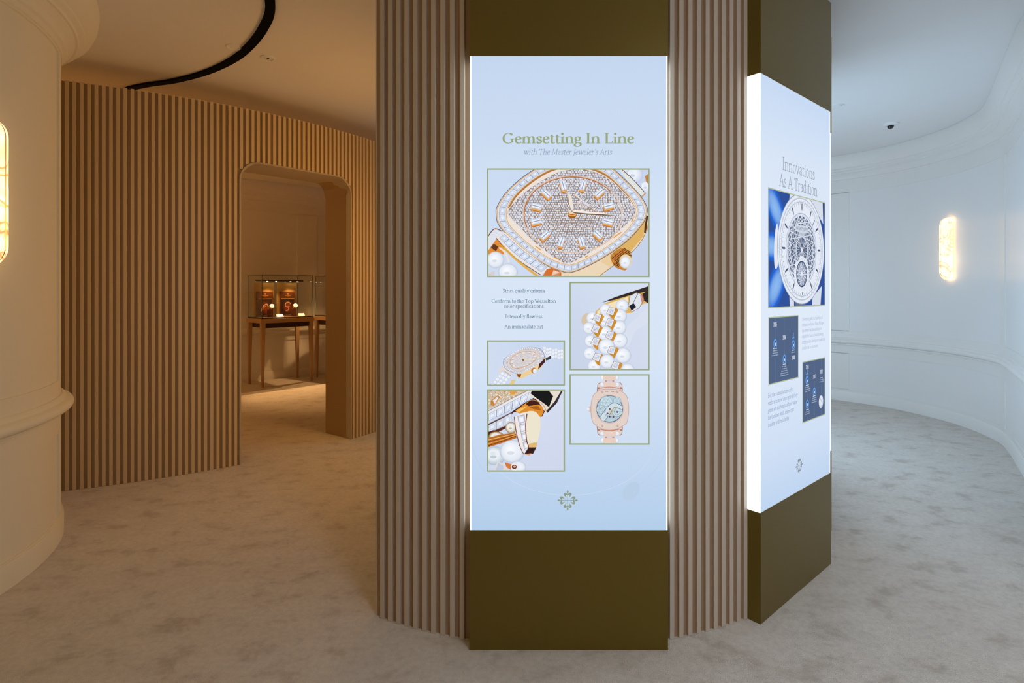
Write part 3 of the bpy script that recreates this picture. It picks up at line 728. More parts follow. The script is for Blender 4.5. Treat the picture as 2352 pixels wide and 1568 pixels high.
for (mx_, my_) in ((1085, 308), (1340, 308), (1550, 405), (1672, 572), (1660, 775), (1530, 940), (1320, 1035), (1060, 1035), (850, 950), (735, 772), (742, 580), (870, 415)):
    a_ = atan2((my_ - 680) / 490, (mx_ - 1200) / 625); a_ = atan2(my_ - 680, (mx_ - 1200) * .86)
    for (dx, dy, hl, hw_, col) in ((-4, 34, 66, 36, (196, 116, 40)), (-2, 22, 64, 34, (226, 168, 96)), (0, 0, 62, 34, (206, 216, 236))):
        c, s_ = cos(a_), sin(a_); A.poly([(mx_ + dx + u * hl * c - v * hw_ * s_, my_ + dy + u * hl * s_ + v * hw_ * c) for u, v in ((-1, -1), (1, -1), (1, 1), (-1, 1))], col); A.up()
    for f, col in ((.62, (244, 248, 255)), (.2, (150, 160, 186))):
        A.poly([(mx_ + u * 54 * c - v * 32 * f * s_, my_ + u * 54 * s_ + v * 32 * f * c) for u, v in ((-1, -1), (1, -1), (1, 1), (-1, 1))], col); A.up()
# name plate
A.poly([(1262, 398), (1560, 620), (1530, 665), (1228, 438)], (226, 222, 226)); A.poly([(1300, 492), (1420, 580), (1385, 620), (1270, 530)], (226, 222, 226)); A.up()
A.line([(1228, 442), (1300, 496), (1270, 534), (1385, 622), (1412, 590), (1528, 668)], 7, (196, 136, 96)); A.up()
TT = Art(y0=A.y); TT.clip = A.clip
S5 = K / 5.6
draw_text(TT, 'PATEK PHILIPPE', *A.tr(1390, 550), 46 * S5, (70, 66, 84), T=11, sans=True, rot=R(-38), width=345 * S5)
draw_text(TT, 'GENEVE', *A.tr(1346, 578), 32 * S5, (70, 66, 84), T=11, sans=True, rot=R(-38), width=130 * S5)
q = len(A.V); A.V += TT.V; A.F += [tuple(q + i for i in f) for f in TT.F]; A.up(2)
# hands
A.disc(1200, 690, 58, 44, (150, 84, 24)); A.up(); A.disc(1200, 672, 58, 40, (232, 176, 92)); A.up(); A.disc(1198, 664, 50, 30, (170, 92, 24)); A.up(); A.disc(1198, 655, 48, 28, (240, 212, 168)); A.up()
A.poly([(1180, 640), (1150, 540), (1140, 440), (1148, 385), (1185, 450), (1205, 540), (1210, 640)], (132, 100, 70)); A.up()
A.poly([(1186, 640), (1158, 540), (1147, 440), (1150, 388), (1188, 450), (1207, 540), (1212, 640)], (236, 228, 216)); A.up()
A.poly([(1215, 628), (1400, 652), (1600, 672), (1755, 700), (1600, 700), (1400, 690), (1215, 668)], (110, 84, 66)); A.up()
A.poly([(1215, 624), (1400, 646), (1600, 666), (1752, 698), (1600, 684), (1400, 674), (1215, 656)], (244, 236, 224)); A.up()
A.disc(1195, 645, 28, 20, (228, 216, 206)); A.up(); A.disc(1195, 645, 9, 7, (120, 110, 110)); A.up()
for q in (((1730, 985), (1830, 915)), ((960, 1235), (1035, 1262)), ((1365, 1235), (1408, 1215)), ((730, 1095), (800, 1145))): A.line(q, 15, (222, 160, 74))
A.up()
# lug and bracelet, lower left
A.poly([(120, 960), (190, 880), (300, 900), (300, 950), (210, 1060), (120, 1150)], (222, 226, 236)); A.up(); A.line([(120, 965), (180, 885), (230, 872), (300, 905)], 12, (120, 70, 30), 4); A.up()
A.poly([(120, 1150), (225, 1000), (330, 1120), (320, 1200), (120, 1200)], (226, 140, 52)); A.poly([(150, 1110), (190, 1060), (250, 1100), (220, 1160)], (70, 40, 34)); A.up()
A.poly([(225, 985), (330, 915), (560, 1120), (780, 1290), (900, 1370), (800, 1460), (560, 1300), (370, 1150)], (236, 228, 226)); A.up()
A.line([(225, 990), (370, 1160), (560, 1312), (800, 1465)], 10, (120, 82, 50), 5); A.line([(290, 1080), (520, 1300), (760, 1480)], 30, (226, 176, 76), 5); A.up()
baguettes(A, [(330, 940), (560, 1140), (740, 1270), (880, 1365)], [(262, 985), (430, 1160), (600, 1290), (800, 1425)], 8, closed=False)
A.poly([(820, 1475), (870, 1390), (940, 1370), (1060, 1430), (1060, 1480)], (214, 110, 40)); A.poly([(930, 1480), (960, 1400), (1040, 1430), (1040, 1480)], (238, 220, 200)); A.up()
A.pearl(215, 1270, 112, 108); A.pearl(375, 1425, 128, 110); A.poly([(120, 1440), (200, 1410), (205, 1480), (120, 1480)], (214, 206, 206)); A.up()
A.line([(262, 1110), (340, 1180), (385, 1300)], 22, (238, 226, 214), 4); A.up()
# crown
A.poly(catmull([(1690, 1230), (1760, 1150), (1860, 1120), (1950, 1190), (1960, 1240), (1900, 1390), (1830, 1395), (1740, 1350)], 4, True), (196, 128, 52)); A.up()
for i in range(11):
    f = i / 10; x0, y0 = 1700 + 165 * f, 1240 - 118 * f; A.line([(x0, y0), (x0 + 78 + 10 * f, y0 + 52)], 9, (58, 26, 14))
    A.line([(x0 + 30, y0 + 80), (x0 + 100, y0 + 115 - 20 * f)], 10, (74, 36, 16))
A.line([(1725, 1290), (1790, 1200), (1890, 1150)], 9, (236, 120, 40), 4); A.up()
A.disc(1885, 1290, 82, 92, (238, 214, 160)); A.up(); A.pearl(1883, 1300, 68, 78)
A.build('watch_picture', lp, label='gold framed print of a jewelled watch dial')

# ---- picture 2: pearl bracelet
A = picture(1308, 647, 1492.5, 850.5, [(200, 210, 232), (210, 218, 238), (214, 224, 242), (206, 218, 238)], 5.7366, 1100, 640)
A.spl([(1900, 700), (2100, 500), (2240, 380), (2240, 560), (2060, 700), (1960, 900)], (216, 224, 240)); A.up()
A.spl([(1350, 560), (1370, 490), (1430, 450), (1450, 520), (1410, 600), (1370, 600)], (214, 196, 168)); A.up()
A.poly([(1420, 560), (1530, 440), (1650, 330), (1800, 270), (1960, 190), (2240, 95), (2240, 320), (2170, 330), (2020, 450), (1800, 460), (1600, 520)], (222, 178, 92)); A.up()
A.poly([(1560, 430), (1700, 330), (1960, 240), (1975, 300), (1760, 400), (1560, 470)], (244, 226, 186)); A.up()
A.poly([(1620, 315), (1800, 240), (2000, 175), (2240, 95), (2240, 160), (2000, 215), (1800, 275)], (44, 34, 30)); A.poly([(2150, 200), (2240, 150), (2240, 330), (2180, 290)], (38, 30, 30)); A.up()
A.poly([(1990, 225), (2080, 180), (2145, 205), (2170, 290), (2110, 390), (2010, 440), (1975, 350)], (222, 226, 234)); A.poly([(2120, 210), (2160, 200), (2180, 290), (2150, 320)], (196, 110, 70)); A.up()
A.line([(1990, 225), (2080, 180), (2145, 205), (2170, 290), (2110, 390), (2010, 440), (1975, 350)], 6, (120, 96, 90), closed=True); A.line([(2100, 190), (2040, 310)], 7, (80, 80, 96)); A.poly([(1982, 358), (2040, 320), (2075, 372), (2012, 425)], (24, 26, 44)); A.up()
prl = [(1890, 355, 85), (1670, 410, 80), (1500, 520, 85), (1855, 490, 98), (1660, 550, 92), (1450, 650, 80), (1850, 640, 96), (1660, 720, 102), (1470, 820, 82), (1860, 815, 100), (1460, 985, 84), (1680, 895, 110), (1900, 1010, 106), (1520, 1150, 90), (1690, 1090, 98), (1960, 1200, 88)]
sq = {4: (1560, 515), 3: (1745, 430), 6: (1725, 580), 7: (1540, 665), 9: (1725, 745), 8: (1535, 830), 12: (1750, 945), 13: (1555, 1035), 15: (1800, 1145)}
for i, c in enumerate(prl):
    A.pearl(*c, n=16)
    if i in sq:
        x, y = sq[i]
        A.poly([(x - 30, y + 50), (x + 60, y - 50), (x + 95, y - 20), (x + 30, y + 110), (x, y + 90)], (206, 142, 40)); A.up()
        Q = [(x - 62, y + 25), (x - 22, y - 58), (x + 58, y - 38), (x + 24, y + 55)]
        A.poly(Q, (236, 232, 232)); A.up(); A.line(Q, 5, (96, 78, 78), closed=True); A.up()
        A.poly([(x + (a_ - x) * .66, y + (b_ - y) * .66) for a_, b_ in Q], (204, 210, 228)); A.up()
        A.line([(x - 20, y + 12), (x + 20, y - 12)], 7, (164, 172, 200)); A.line([(x - 8, y - 20), (x + 10, y + 22)], 6, (240, 244, 252)); A.up()
A.build('watch_picture', lp, label='gold framed print of a pearl bracelet and clasp')

# ---- picture 3: whole watch lying at an angle
A = picture(1118.5, 781.5, 1298, 886, [(208, 220, 240), (198, 212, 236), (198, 214, 238), (206, 219, 240)], 5.7366, 1100, 640)
for i in range(8):
    for j in range(3):
        A.pearl(865 + i * 38, 915 + j * 42 + i * 6 + (i % 2) * 14, 24, 22, n=10)
for i in range(5):
    for j in range(3): A.pearl(310 - i * 32 + j * 42, 1250 + i * 38 + j * 22, 26, 24, n=10)
A.poly([(870, 1050), (950, 1010), (950, 1050), (890, 1080)], (60, 60, 74)); A.poly([(400, 1400), (430, 1330), (490, 1330), (450, 1400)], (228, 200, 140)); A.up()
A.poly(catmull([(490, 1230), (560, 1240), (720, 1160), (860, 1040), (872, 1085), (800, 1190), (700, 1245), (560, 1310), (505, 1290)], 5, True), (236, 206, 150)); A.up()
A.poly([(500, 1240), (560, 1255), (545, 1300), (510, 1290)], (140, 76, 22)); A.poly([(795, 1120), (870, 1045), (868, 1100), (780, 1195)], (66, 26, 36)); A.up()
A.poly([(262, 1190), (320, 1145), (360, 1190), (440, 1240), (410, 1275), (320, 1210), (290, 1240), (262, 1240)], (226, 216, 214)); A.line([(300, 1190), (420, 1275)], 9, (150, 90, 50)); A.up()
WO = [(322, 1110), (340, 1055), (430, 980), (560, 915), (665, 900), (770, 910), (835, 950), (862, 1030), (815, 1095), (715, 1165), (600, 1225), (525, 1252), (430, 1225), (350, 1180)]
A.spl(WO, (214, 210, 216)); A.up(); A.line(WO, 5, (96, 90, 104), 5, True); A.up()
c3 = (592, 1070); A.line(sc_(WO, .93, c3), 26, (222, 228, 242), 5, True); A.up()
WP = catmull(sc_(WO, .93, c3), 4, True)
for i in range(0, len(WP), 1):
    x, y = WP[i]; dx, dy = x - c3[0], y - c3[1]; l = hypot(dx, dy); A.line([(x - dx / l * 12, y - dy / l * 12), (x + dx / l * 12, y + dy / l * 12)], 3.5, (120, 120, 140))
A.up(); A.spl(sc_(WO, .85, c3), (212, 206, 208)); A.up(); A.line(sc_(WO, .84, c3), 6, (214, 186, 160), 5, True); A.up()
for _ in range(260):
    a_, r_ = random.uniform(0, 2 * pi), random.uniform(0, 1) ** .5; X, Y = c3[0] + 210 * r_ * cos(a_) * .98 + 30 * sin(a_) * 0, c3[1] + 120 * r_ * sin(a_)
    X += -(Y - c3[1]) * .7
    A.disc(X, Y, 4.5, 4.5, random.choice([(236, 240, 250), (180, 170, 168), (226, 230, 240)]), 5)
A.up(); DE = [(410, 1110), (430, 1040), (520, 980), (640, 955), (740, 970), (765, 1020), (735, 1075), (650, 1135), (540, 1175), (450, 1170)]
A.line(DE, 5, (208, 140, 60), 5, True); A.up()
for i in range(12):
    x, y = catmull(sc_(DE, .86, (590, 1065)), 12, True)[i * 10]; A.poly([(x - 14, y - 8), (x + 10, y - 12), (x + 14, y + 6), (x - 8, y + 10)], (236, 230, 226)); A.line([(x - 14, y + 2), (x - 6, y + 12), (x + 12, y + 8)], 5, (196, 120, 44))
A.up(); A.line([(582, 1070), (588, 985)], 7, (230, 214, 196)); A.line([(582, 1068), (712, 1066)], 7, (232, 218, 200)); A.up(); A.disc(582, 1070, 15, 12, (150, 96, 40)); A.up()
A.disc(724, 1208, 36, 38, (196, 120, 50)); A.up(); A.pearl(738, 1214, 29, 31, n=12)
A.build('watch_picture', lp, label='gold framed print of a whole pearl watch')

# ---- picture 4: clasp close-up
A = picture(1118.5, 894, 1298, 1083.5, [(208, 216, 238), (206, 214, 236), (212, 220, 240), (200, 214, 238)], 4.127, 1100, 860)
A.poly([(90, 330), (300, 230), (490, 150), (90, 150)], (206, 186, 160)); A.up()
for _ in range(260):
    X, Y = random.uniform(90, 400), random.uniform(150, 330)
    if Y < 340 - (X - 90) * .5: A.disc(X, Y, random.uniform(3, 7), random.uniform(3, 6), random.choice([(236, 236, 244), (226, 196, 140), (178, 130, 84), (240, 242, 250)]), 6)
A.up(); A.poly([(112, 250), (180, 195), (200, 215), (140, 300), (112, 290)], (196, 130, 50)); A.poly([(130, 245), (180, 205), (185, 220), (150, 280)], (232, 232, 240)); A.poly([(290, 160), (360, 155), (330, 195), (300, 190)], (226, 160, 60)); A.up()
A.poly([(90, 350), (300, 235), (470, 150), (540, 150), (470, 230), (260, 330), (90, 400)], (234, 230, 232)); A.up()
A.line([(90, 345), (300, 232), (470, 150)], 6, (150, 130, 120)); A.up()
baguettes(A, [(90, 375), (300, 262), (480, 165)], [(90, 440), (290, 345), (450, 250)], 5, closed=False, fill=(222, 230, 246))
A.poly([(90, 470), (260, 390), (430, 270), (520, 220), (600, 260), (640, 320), (600, 400), (420, 340), (330, 360), (90, 580)], (64, 22, 16)); A.up()
A.poly([(470, 190), (560, 150), (790, 150), (740, 270), (640, 370), (610, 330), (560, 250)], (232, 222, 208)); A.up()
A.poly([(500, 155), (665, 155), (705, 205), (665, 310), (610, 270), (540, 220), (490, 180)], (10, 10, 14)); A.poly([(780, 155), (795, 155), (740, 270), (650, 365), (640, 345), (715, 260)], (50, 40, 48)); A.up()
A.line([(430, 290), (500, 240), (600, 280), (640, 350)], 6, (190, 150, 100), 4); A.up()
baguettes(A, [(90, 480), (200, 425), (310, 365)], [(90, 545), (190, 510), (305, 455)], 3, closed=False, fill=(220, 224, 236))
A.line([(90, 470), (310, 360)], 7, (120, 90, 80)); A.poly([(90, 555), (300, 465), (320, 480), (90, 590)], (90, 36, 20)); A.up()
A.poly([(345, 345), (440, 275), (470, 300), (560, 285), (600, 300), (615, 350), (590, 405), (470, 350), (380, 370)], (222, 140, 44)); A.poly([(350, 340), (430, 285), (460, 300), (380, 360)], (244, 206, 110)); A.poly([(480, 310), (560, 290), (590, 340), (520, 330)], (120, 50, 16)); A.up()
A.pearl(305, 505, 55, 55, hi=(236, 226, 200), mid=(206, 190, 160), lo=(120, 90, 60)); A.pearl(165, 590, 75, 50, hi=(230, 216, 180), mid=(190, 160, 110), lo=(120, 76, 40))
A.poly([(90, 600), (200, 570), (350, 550), (360, 600), (220, 650), (90, 690)], (186, 104, 34)); A.up()
for i in range(4): A.line([(90, 620 + i * 18), (220, 590 + i * 14), (350, 560 + i * 8)], 5, ((244, 204, 120), (110, 50, 20), (236, 180, 90), (90, 40, 20))[i], 4)
A.up(); A.pearl(150, 770, 105, 90, hi=(214, 226, 226), mid=(196, 212, 220), lo=(176, 190, 208)); A.pearl(315, 730, 118, 112); A.pearl(370, 880, 80, 60)
A.poly([(340, 400), (400, 370), (470, 352), (470, 420), (470, 690), (420, 752), (385, 660), (350, 520)], (240, 232, 230)); A.up()
A.line([(335, 400), (350, 520), (385, 670), (425, 755)], 7, (110, 50, 30), 4); A.up()
for i in range(4):
    f = i / 4; y0, y1 = 395 + i * 82, 395 + i * 82 + 70; x = 366 + i * 17
    Q = [(x, y0), (x + 66 - i * 6, y0 - 14), (x + 72 - i * 8, y1 - 16), (x + 14, y1)]
    A.poly(Q, (206, 212, 228)); A.up(); A.poly([(x + 36 + (a_ - x - 36) * .6, (y0 + y1) / 2 + (b_ - (y0 + y1) / 2) * .6) for a_, b_ in Q], (240, 243, 250)); A.line(Q, 4, (130, 110, 110), closed=True); A.up()
A.poly(catmull([(450, 365), (500, 345), (550, 365), (582, 430), (578, 540), (552, 650), (530, 710), (480, 720), (455, 660), (448, 480)], 5, True), (236, 228, 204)); A.up()
A.line([(456, 370), (444, 480), (452, 620), (470, 690), (440, 750)], 9, (112, 34, 28), 5); A.poly([(470, 690), (545, 690), (515, 750), (430, 755)], (52, 22, 18)); A.poly([(430, 755), (500, 745), (480, 768)], (226, 160, 110)); A.poly([(475, 655), (552, 640), (545, 690), (470, 690)], (224, 184, 112)); A.up()
A.poly([(180, 820), (245, 860), (290, 905), (140, 905)], (226, 216, 214)); A.poly([(185, 835), (235, 870), (230, 905), (160, 905)], (186, 200, 222)); A.poly([(245, 830), (310, 850), (300, 900), (260, 880)], (214, 120, 60)); A.up()
A.disc(345, 875, 42, 36, (232, 234, 242)); A.up(); A.disc(335, 875, 24, 20, (110, 50, 40)); A.up(); A.disc(338, 872, 12, 10, (226, 180, 140)); A.up()
A.build('watch_picture', lp, label='gold framed print of a gold clasp close-up')

# ---- picture 5: back of the watch
A = picture(1308, 859, 1492.5, 1021.5, [(208, 222, 242), (206, 220, 241), (214, 227, 245), (212, 226, 244)], 4.127, 1100, 860)
RG_, RL = (232, 206, 192), (196, 140, 118)
for y, yy in ((30, 1), (625, -1)):
    A.pearl(1180, y, 30, 26, n=12); A.pearl(1300, y, 30, 26, n=12)
    A.spl([(1190, y - 24), (1290, y - 24), (1300, y), (1290, y + 22), (1190, y + 22), (1180, y)], RG_); A.up()
for y in (62, 595): 
    A.line([(1195, y), (1285, y)], 12, RL); A.line([(1215, y), (1265, y)], 9, (214, 226, 244)); A.up()
for s_, y in ((1, 95), (-1, 560)):
    A.poly([(1130, y - 15 * s_), (1180, y - 28 * s_), (1300, y - 28 * s_), (1355, y - 15 * s_), (1362, y + 62 * s_), (1325, y + 70 * s_), (1320, y + 45 * s_), (1165, y + 45 * s_), (1155, y + 70 * s_), (1120, y + 62 * s_)], (222, 206, 204)); A.up()
    A.pearl(1170, y, 22, 20, n=10); A.pearl(1312, y, 22, 20, n=10); A.spl([(1190, y - 18), (1290, y - 18), (1305, y), (1270, y + 20), (1210, y + 20), (1180, y)], RG_); A.up()
    A.line([(1120, y + 64 * s_), (1155, y + 66 * s_)], 14, (206, 110, 70)); A.line([(1325, y + 66 * s_), (1362, y + 64 * s_)], 14, (206, 110, 70))
    for x in (1137, 1348): A.disc(x, y + 34 * s_, 10, 10, (190, 120, 96), 10)
    A.line([(1120, y + 60 * s_), (1128, y), (1150, y - 20 * s_)], 5, (112, 90, 96)); A.line([(1362, y + 60 * s_), (1356, y), (1335, y - 20 * s_)], 5, (112, 90, 96)); A.up()
A.disc(1058, 328, 26, 28, (224, 190, 172)); A.up(); A.pearl(1036, 328, 15, 18, n=10)
CSE = [(1062, 328), (1070, 240), (1090, 190), (1130, 158), (1170, 142), (1240, 138), (1310, 142), (1350, 160), (1392, 190), (1412, 240), (1421, 328), (1412, 420), (1395, 465), (1350, 495), (1310, 515), (1240, 520), (1170, 515), (1130, 495), (1090, 465), (1070, 420)]
A.spl(CSE, (226, 208, 198)); A.up(); A.line(CSE, 5, (190, 160, 156), 4, True); A.up()
A.line([(1150, 130), (1240, 118), (1335, 132)], 8, RL, 4); A.line([(1150, 520), (1240, 532), (1335, 518)], 8, (206, 120, 80), 4); A.up()
for x, y in ((1168, 165), (1312, 165), (1168, 488), (1312, 488)): A.ring(x, y, 10, 10, 3, (150, 110, 100), 14); A.line([(x - 6, y - 6), (x + 6, y + 6)], 3, (150, 110, 100))
for x in (1200, 1215, 1256, 1270, 1284): A.line([(x, 163), (x + 10, 163)], 5, (150, 130, 130))
A.up(); A.disc(1240, 328, 134, 136, (206, 186, 184), 40); A.up(); A.disc(1240, 326, 126, 128, (70, 92, 124), 40); A.up(); A.disc(1240, 325, 120, 122, (178, 204, 218), 40); A.up()
A.clip_save = A.clip
for cx_, cy_, r_ in ((1208, 265, 60), (1155, 330, 40), (1312, 250, 36), (1310, 350, 50)):
    A.disc(cx_, cy_, r_, r_, (196, 218, 228), 20); A.up(); A.ring(cx_, cy_, r_, r_, 3, (116, 146, 166), 24); A.ring(cx_, cy_, r_ * .6, r_ * .6, 2.5, (132, 160, 178), 20)
    for q in range(6): A.line([(cx_, cy_), (cx_ + r_ * cos(q * 1.05), cy_ + r_ * sin(q * 1.05))], 2.5, (140, 166, 184))
    A.up()
A.poly(catmull([(1150, 400), (1200, 330), (1250, 280), (1300, 270), (1360, 300), (1350, 330), (1290, 310), (1262, 340), (1230, 390), (1190, 440)], 4, True), (206, 222, 232)); A.up()
A.line([(1150, 400), (1200, 330), (1250, 280), (1300, 270), (1360, 300)], 4, (60, 82, 112), 4); A.line([(1190, 440), (1230, 390), (1262, 340), (1290, 310), (1350, 330)], 4, (60, 82, 112), 4); A.up()
for _ in range(26):
    x, y = 1240 + random.uniform(-95, 95), 328 + random.uniform(-20, 95)
    if hypot(x - 1240, y - 325) < 112: A.line([(x, y), (x + random.uniform(-26, 26), y + random.uniform(-20, 20))], 3, random.choice([(80, 104, 132), (214, 196, 110), (70, 88, 116)]))
A.up()
for x, y in ((1241, 327), (1219, 369), (1240, 399), (1276, 401), (1312, 355)): A.disc(x, y, 9, 9, (98, 60, 130), 8)
for x, y in ((1262, 380), (1290, 318), (1255, 345)): A.ring(x, y, 14, 14, 4, (206, 186, 96), 14)
A.build('watch_picture', lp, label='gold framed print of the open back of a watch')

# ---- right-hand display
rd, lp = display(40, 'tall light box with blue and silver watch dial picture, right of the slatted front')
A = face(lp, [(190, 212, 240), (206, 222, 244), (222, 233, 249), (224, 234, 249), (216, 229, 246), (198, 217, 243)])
A.clip = (-.40, .40, .6, 2.3)
for r_ in (.43, .40): A.ring(.035, 1.70, r_, r_ * 1.02, .003, (214, 226, 246), 60)
for q in range(60):
    a_ = q * pi / 30; A.line([(.035 + .36 * cos(a_), 1.70 + .37 * sin(a_)), (.035 + .385 * cos(a_), 1.70 + .395 * sin(a_))], .004, (212, 225, 245))
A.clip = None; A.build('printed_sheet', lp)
T = Art(y0=.0030); GREY = (150, 158, 172)
draw_text(T, 'Innovations', .006, 2.072, .060, GREY, T=9.5, th=6, width=.385)
T.build('heading', lp, label='upper line of the grey serif heading'); T = Art(y0=.0030)
draw_text(T, 'As A Tradition', .006, 1.990, .060, GREY, T=9.5, th=6, width=.452)
T.build('heading', lp, label='lower line of the grey serif heading')
T = Art(y0=.0030)
for i, s_ in enumerate(('In keeping with its tradition of', 'dynamic evolution, Patek Philippe', 'has always had the ambition to', 'expand the limits of watchmaking', 'artistry and to leverage its leadership', 'position as an innovator.')):
    draw_text(T, s_, .040, 1.345 - i * .0292, .0155, (150, 168, 196), T=10, th=7, align='l', width=(.262, .28, .25, .272, .298, .205)[i])
for i, s_ in enumerate(('But the manufacture only', 'embraces new concepts if they', 'generate authentic added value', 'for the user with respect to', 'quality and reliability.')):
    draw_text(T, s_, -.3365, 1.005 - i * .0335, .0185, (112, 138, 176), T=10, th=7, slant=.12, align='l', width=(.262, .322, .318, .278, .228)[i])
T.build('caption', lp, label='two blocks of small grey text')
T = Art(y0=.0030); emblem(T, .004, .624, .043, (128, 136, 140)); T.build('emblem', lp, label='grey lily cross emblem')
def frame2(x0, x1, z0, z1, bg, B=.0055):
    A = Art(y0=.0030)
    for q in ((x0, z1 - B, x1, z1), (x0, z0, x1, z0 + B), (x0, z0, x0 + B, z1), (x1 - B, z0, x1, z1)):
        A.poly([(q[0], q[1]), (q[2], q[1]), (q[2], q[3]), (q[0], q[3])], (176, 186, 150))
    A.poly([(x0 + B, z0 + B), (x1 - B, z0 + B), (x1 - B, z1 - B), (x0 + B, z1 - B)], bg); A.clip = (x0 + B, x1 - B, z0 + B, z1 - B); A.up(); return A
A = frame2(-.335, .336, 1.414, 1.969, (40, 76, 152))
def glow(A, cx, cy, rx, ry, ang, c0, c1, n=24):
    c, s_ = cos(ang), sin(ang)
    P = lambda f, a_: (cx + rx * f * cos(a_) * c - ry * f * sin(a_) * s_, cy + rx * f * cos(a_) * s_ + ry * f * sin(a_) * c)
    cs = [c0, tuple(int(c0[i] * .85 + c1[i] * .15) for i in range(3)), (20, 100, 214), c1]; fs_ = (0, .4, .75, 1)
    for i in range(n):
        a0, a1 = 2 * pi * i / n, 2 * pi * (i + 1) / n
        A.poly([P(0, 0), P(fs_[1], a0), P(fs_[1], a1)], None, [cs[0], cs[1], cs[1]])
        for k_ in (1, 2): A.poly([P(fs_[k_], a0), P(fs_[k_ + 1], a0), P(fs_[k_ + 1], a1), P(fs_[k_], a1)], None, [cs[k_], cs[k_ + 1], cs[k_ + 1], cs[k_]])
    A.up()
for g in ((-.262, 1.880, .17, .075, -.8), (-.30, 1.70, .14, .07, .0), (-.255, 1.515, .17, .08, .85)): glow(A, *g, (140, 186, 242), (34, 84, 172))
# lugs and bracelet
SIL = (214, 221, 234); SLO = (150, 162, 186)
A.poly([(-.10, 1.99), (.0, 1.99), (-.02, 1.93), (-.115, 1.90)], SIL); A.poly([(.09, 1.99), (.30, 1.99), (.31, 1.85), (.20, 1.92)], SIL); A.poly([(.315, 1.96), (.335, 1.96), (.335, 1.88), (.315, 1.90)], (56, 66, 96)); A.up()
A.poly([(-.10, 1.40), (-.055, 1.40), (-.06, 1.49), (-.115, 1.52)], SIL); A.poly([(-.04, 1.40), (.05, 1.40), (.02, 1.45), (-.04, 1.46)], (96, 108, 134)); A.poly([(.16, 1.40), (.27, 1.40), (.29, 1.52), (.17, 1.46)], SIL); A.up()
A.poly(catmull([(-.26, 1.78), (-.235, 1.80), (-.23, 1.63), (-.265, 1.60), (-.275, 1.68)], 4, True), (226, 231, 241)); A.up()
dc = (.040, 1.703)
for r_, col in ((.282, (128, 142, 168)), (.278, (226, 232, 243)), (.262, (186, 196, 214)), (.255, (232, 237, 246)), (.242, (170, 182, 204)), (.238, (228, 234, 245))):
    A.disc(*dc, r_, r_ * .985, col, 56); A.up()
for q in range(120):
    a_ = q * pi / 60; rr = .246; A.disc(dc[0] + rr * cos(a_), dc[1] + rr * sin(a_) * .985, .0022, .0026, (120, 134, 162) if q % 2 else (196, 206, 222), 6)
for q in range(60):
    a_ = q * pi / 30; r0, r1 = .222, .232
    A.line([(dc[0] + r0 * cos(a_), dc[1] + r0 * sin(a_)), (dc[0] + r1 * cos(a_), dc[1] + r1 * sin(a_))], .0022, (96, 112, 140))
A.up()
for q in range(12):
    a_ = q * pi / 6 + .02; c, s_ = cos(a_), sin(a_); P = lambda r_, w_: (dc[0] + r_ * c - w_ * s_, dc[1] + r_ * s_ + w_ * c)
    A.poly([P(.188, 0), P(.205, .0055), P(.226, .0045), P(.232, 0), P(.226, -.0045), P(.205, -.0055)], (66, 82, 112))
A.up(); sk = (.035, 1.700); A.disc(*sk, .186, .186, (216, 224, 238), 48); A.up(); A.ring(*sk, .182, .182, .003, (150, 164, 190), 48); A.disc(*sk, .168, .168, (84, 98, 126), 48); A.up()
A.disc(*sk, .168, .168, (84, 98, 126), 48)
A.poly([(sk[0] - .09, sk[1] - .12), (sk[0] + .09, sk[1] - .12), (sk[0], sk[1])], (150, 164, 188)); A.up()
for q in range(24):
    a0 = q * 2 * pi / 24
    for st in (5, 9):
        a1 = a0 + st * 2 * pi / 24; A.line([(sk[0] + .168 * cos(a0), sk[1] + .168 * sin(a0)), (sk[0] + .168 * cos(a1), sk[1] + .168 * sin(a1))], .0034, (222, 229, 242))
    A.line([(sk[0] + .03 * cos(a0), sk[1] + .03 * sin(a0)), (sk[0] + .166 * cos(a0 + .05), sk[1] + .166 * sin(a0 + .05))], .0030, (200, 210, 228))
A.up(); A.rect(-.04, 1.788, .112, 1.822, (206, 214, 228)); A.rect(.005, 1.766, .075, 1.790, (206, 214, 228)); A.up()
draw_text(A, 'PATEK PHILIPPE', .036, 1.797, .016, (104, 118, 146), T=12, sans=True, width=.138); draw_text(A, 'GENEVE', .040, 1.771, .012, (104, 118, 146), T=12, sans=True, width=.058); A.up()
sd = (.033, 1.578)
for r_, col in ((.090, (228, 234, 244)), (.066, (60, 76, 108)), (.060, (110, 124, 152))): A.disc(*sd, r_, r_, col, 36); A.up()
for q in range(16):
    a_ = q * pi / 8; A.line([sd, (sd[0] + .059 * cos(a_), sd[1] + .059 * sin(a_))], .0040, (222, 229, 242)); A.disc(sd[0] + .077 * cos(a_), sd[1] + .077 * sin(a_), .0022, .0022, (96, 110, 140), 6)
    A.line([(sd[0] + .055 * cos(a_), sd[1] + .055 * sin(a_)), (sd[0] + .03 * cos(a_ + .9), sd[1] + .03 * sin(a_ + .9))], .003, (222, 229, 242))
A.up(); A.disc(*sd, .008, .008, (228, 234, 244), 12)
for p_, q_, w_ in (((-.02, 1.640), (.198, 1.865), .013), ((.06, 1.675), (-.09, 1.815), .013)):
    A.line([p_, q_], w_, (228, 233, 243)); A.up(); A.line([p_, q_], w_ * .4, (70, 86, 118)); A.up()
A.disc(.030, 1.700, .013, .013, (226, 232, 243), 14)
A.build('watch_picture', lp, label='print of a blue and silver watch dial')
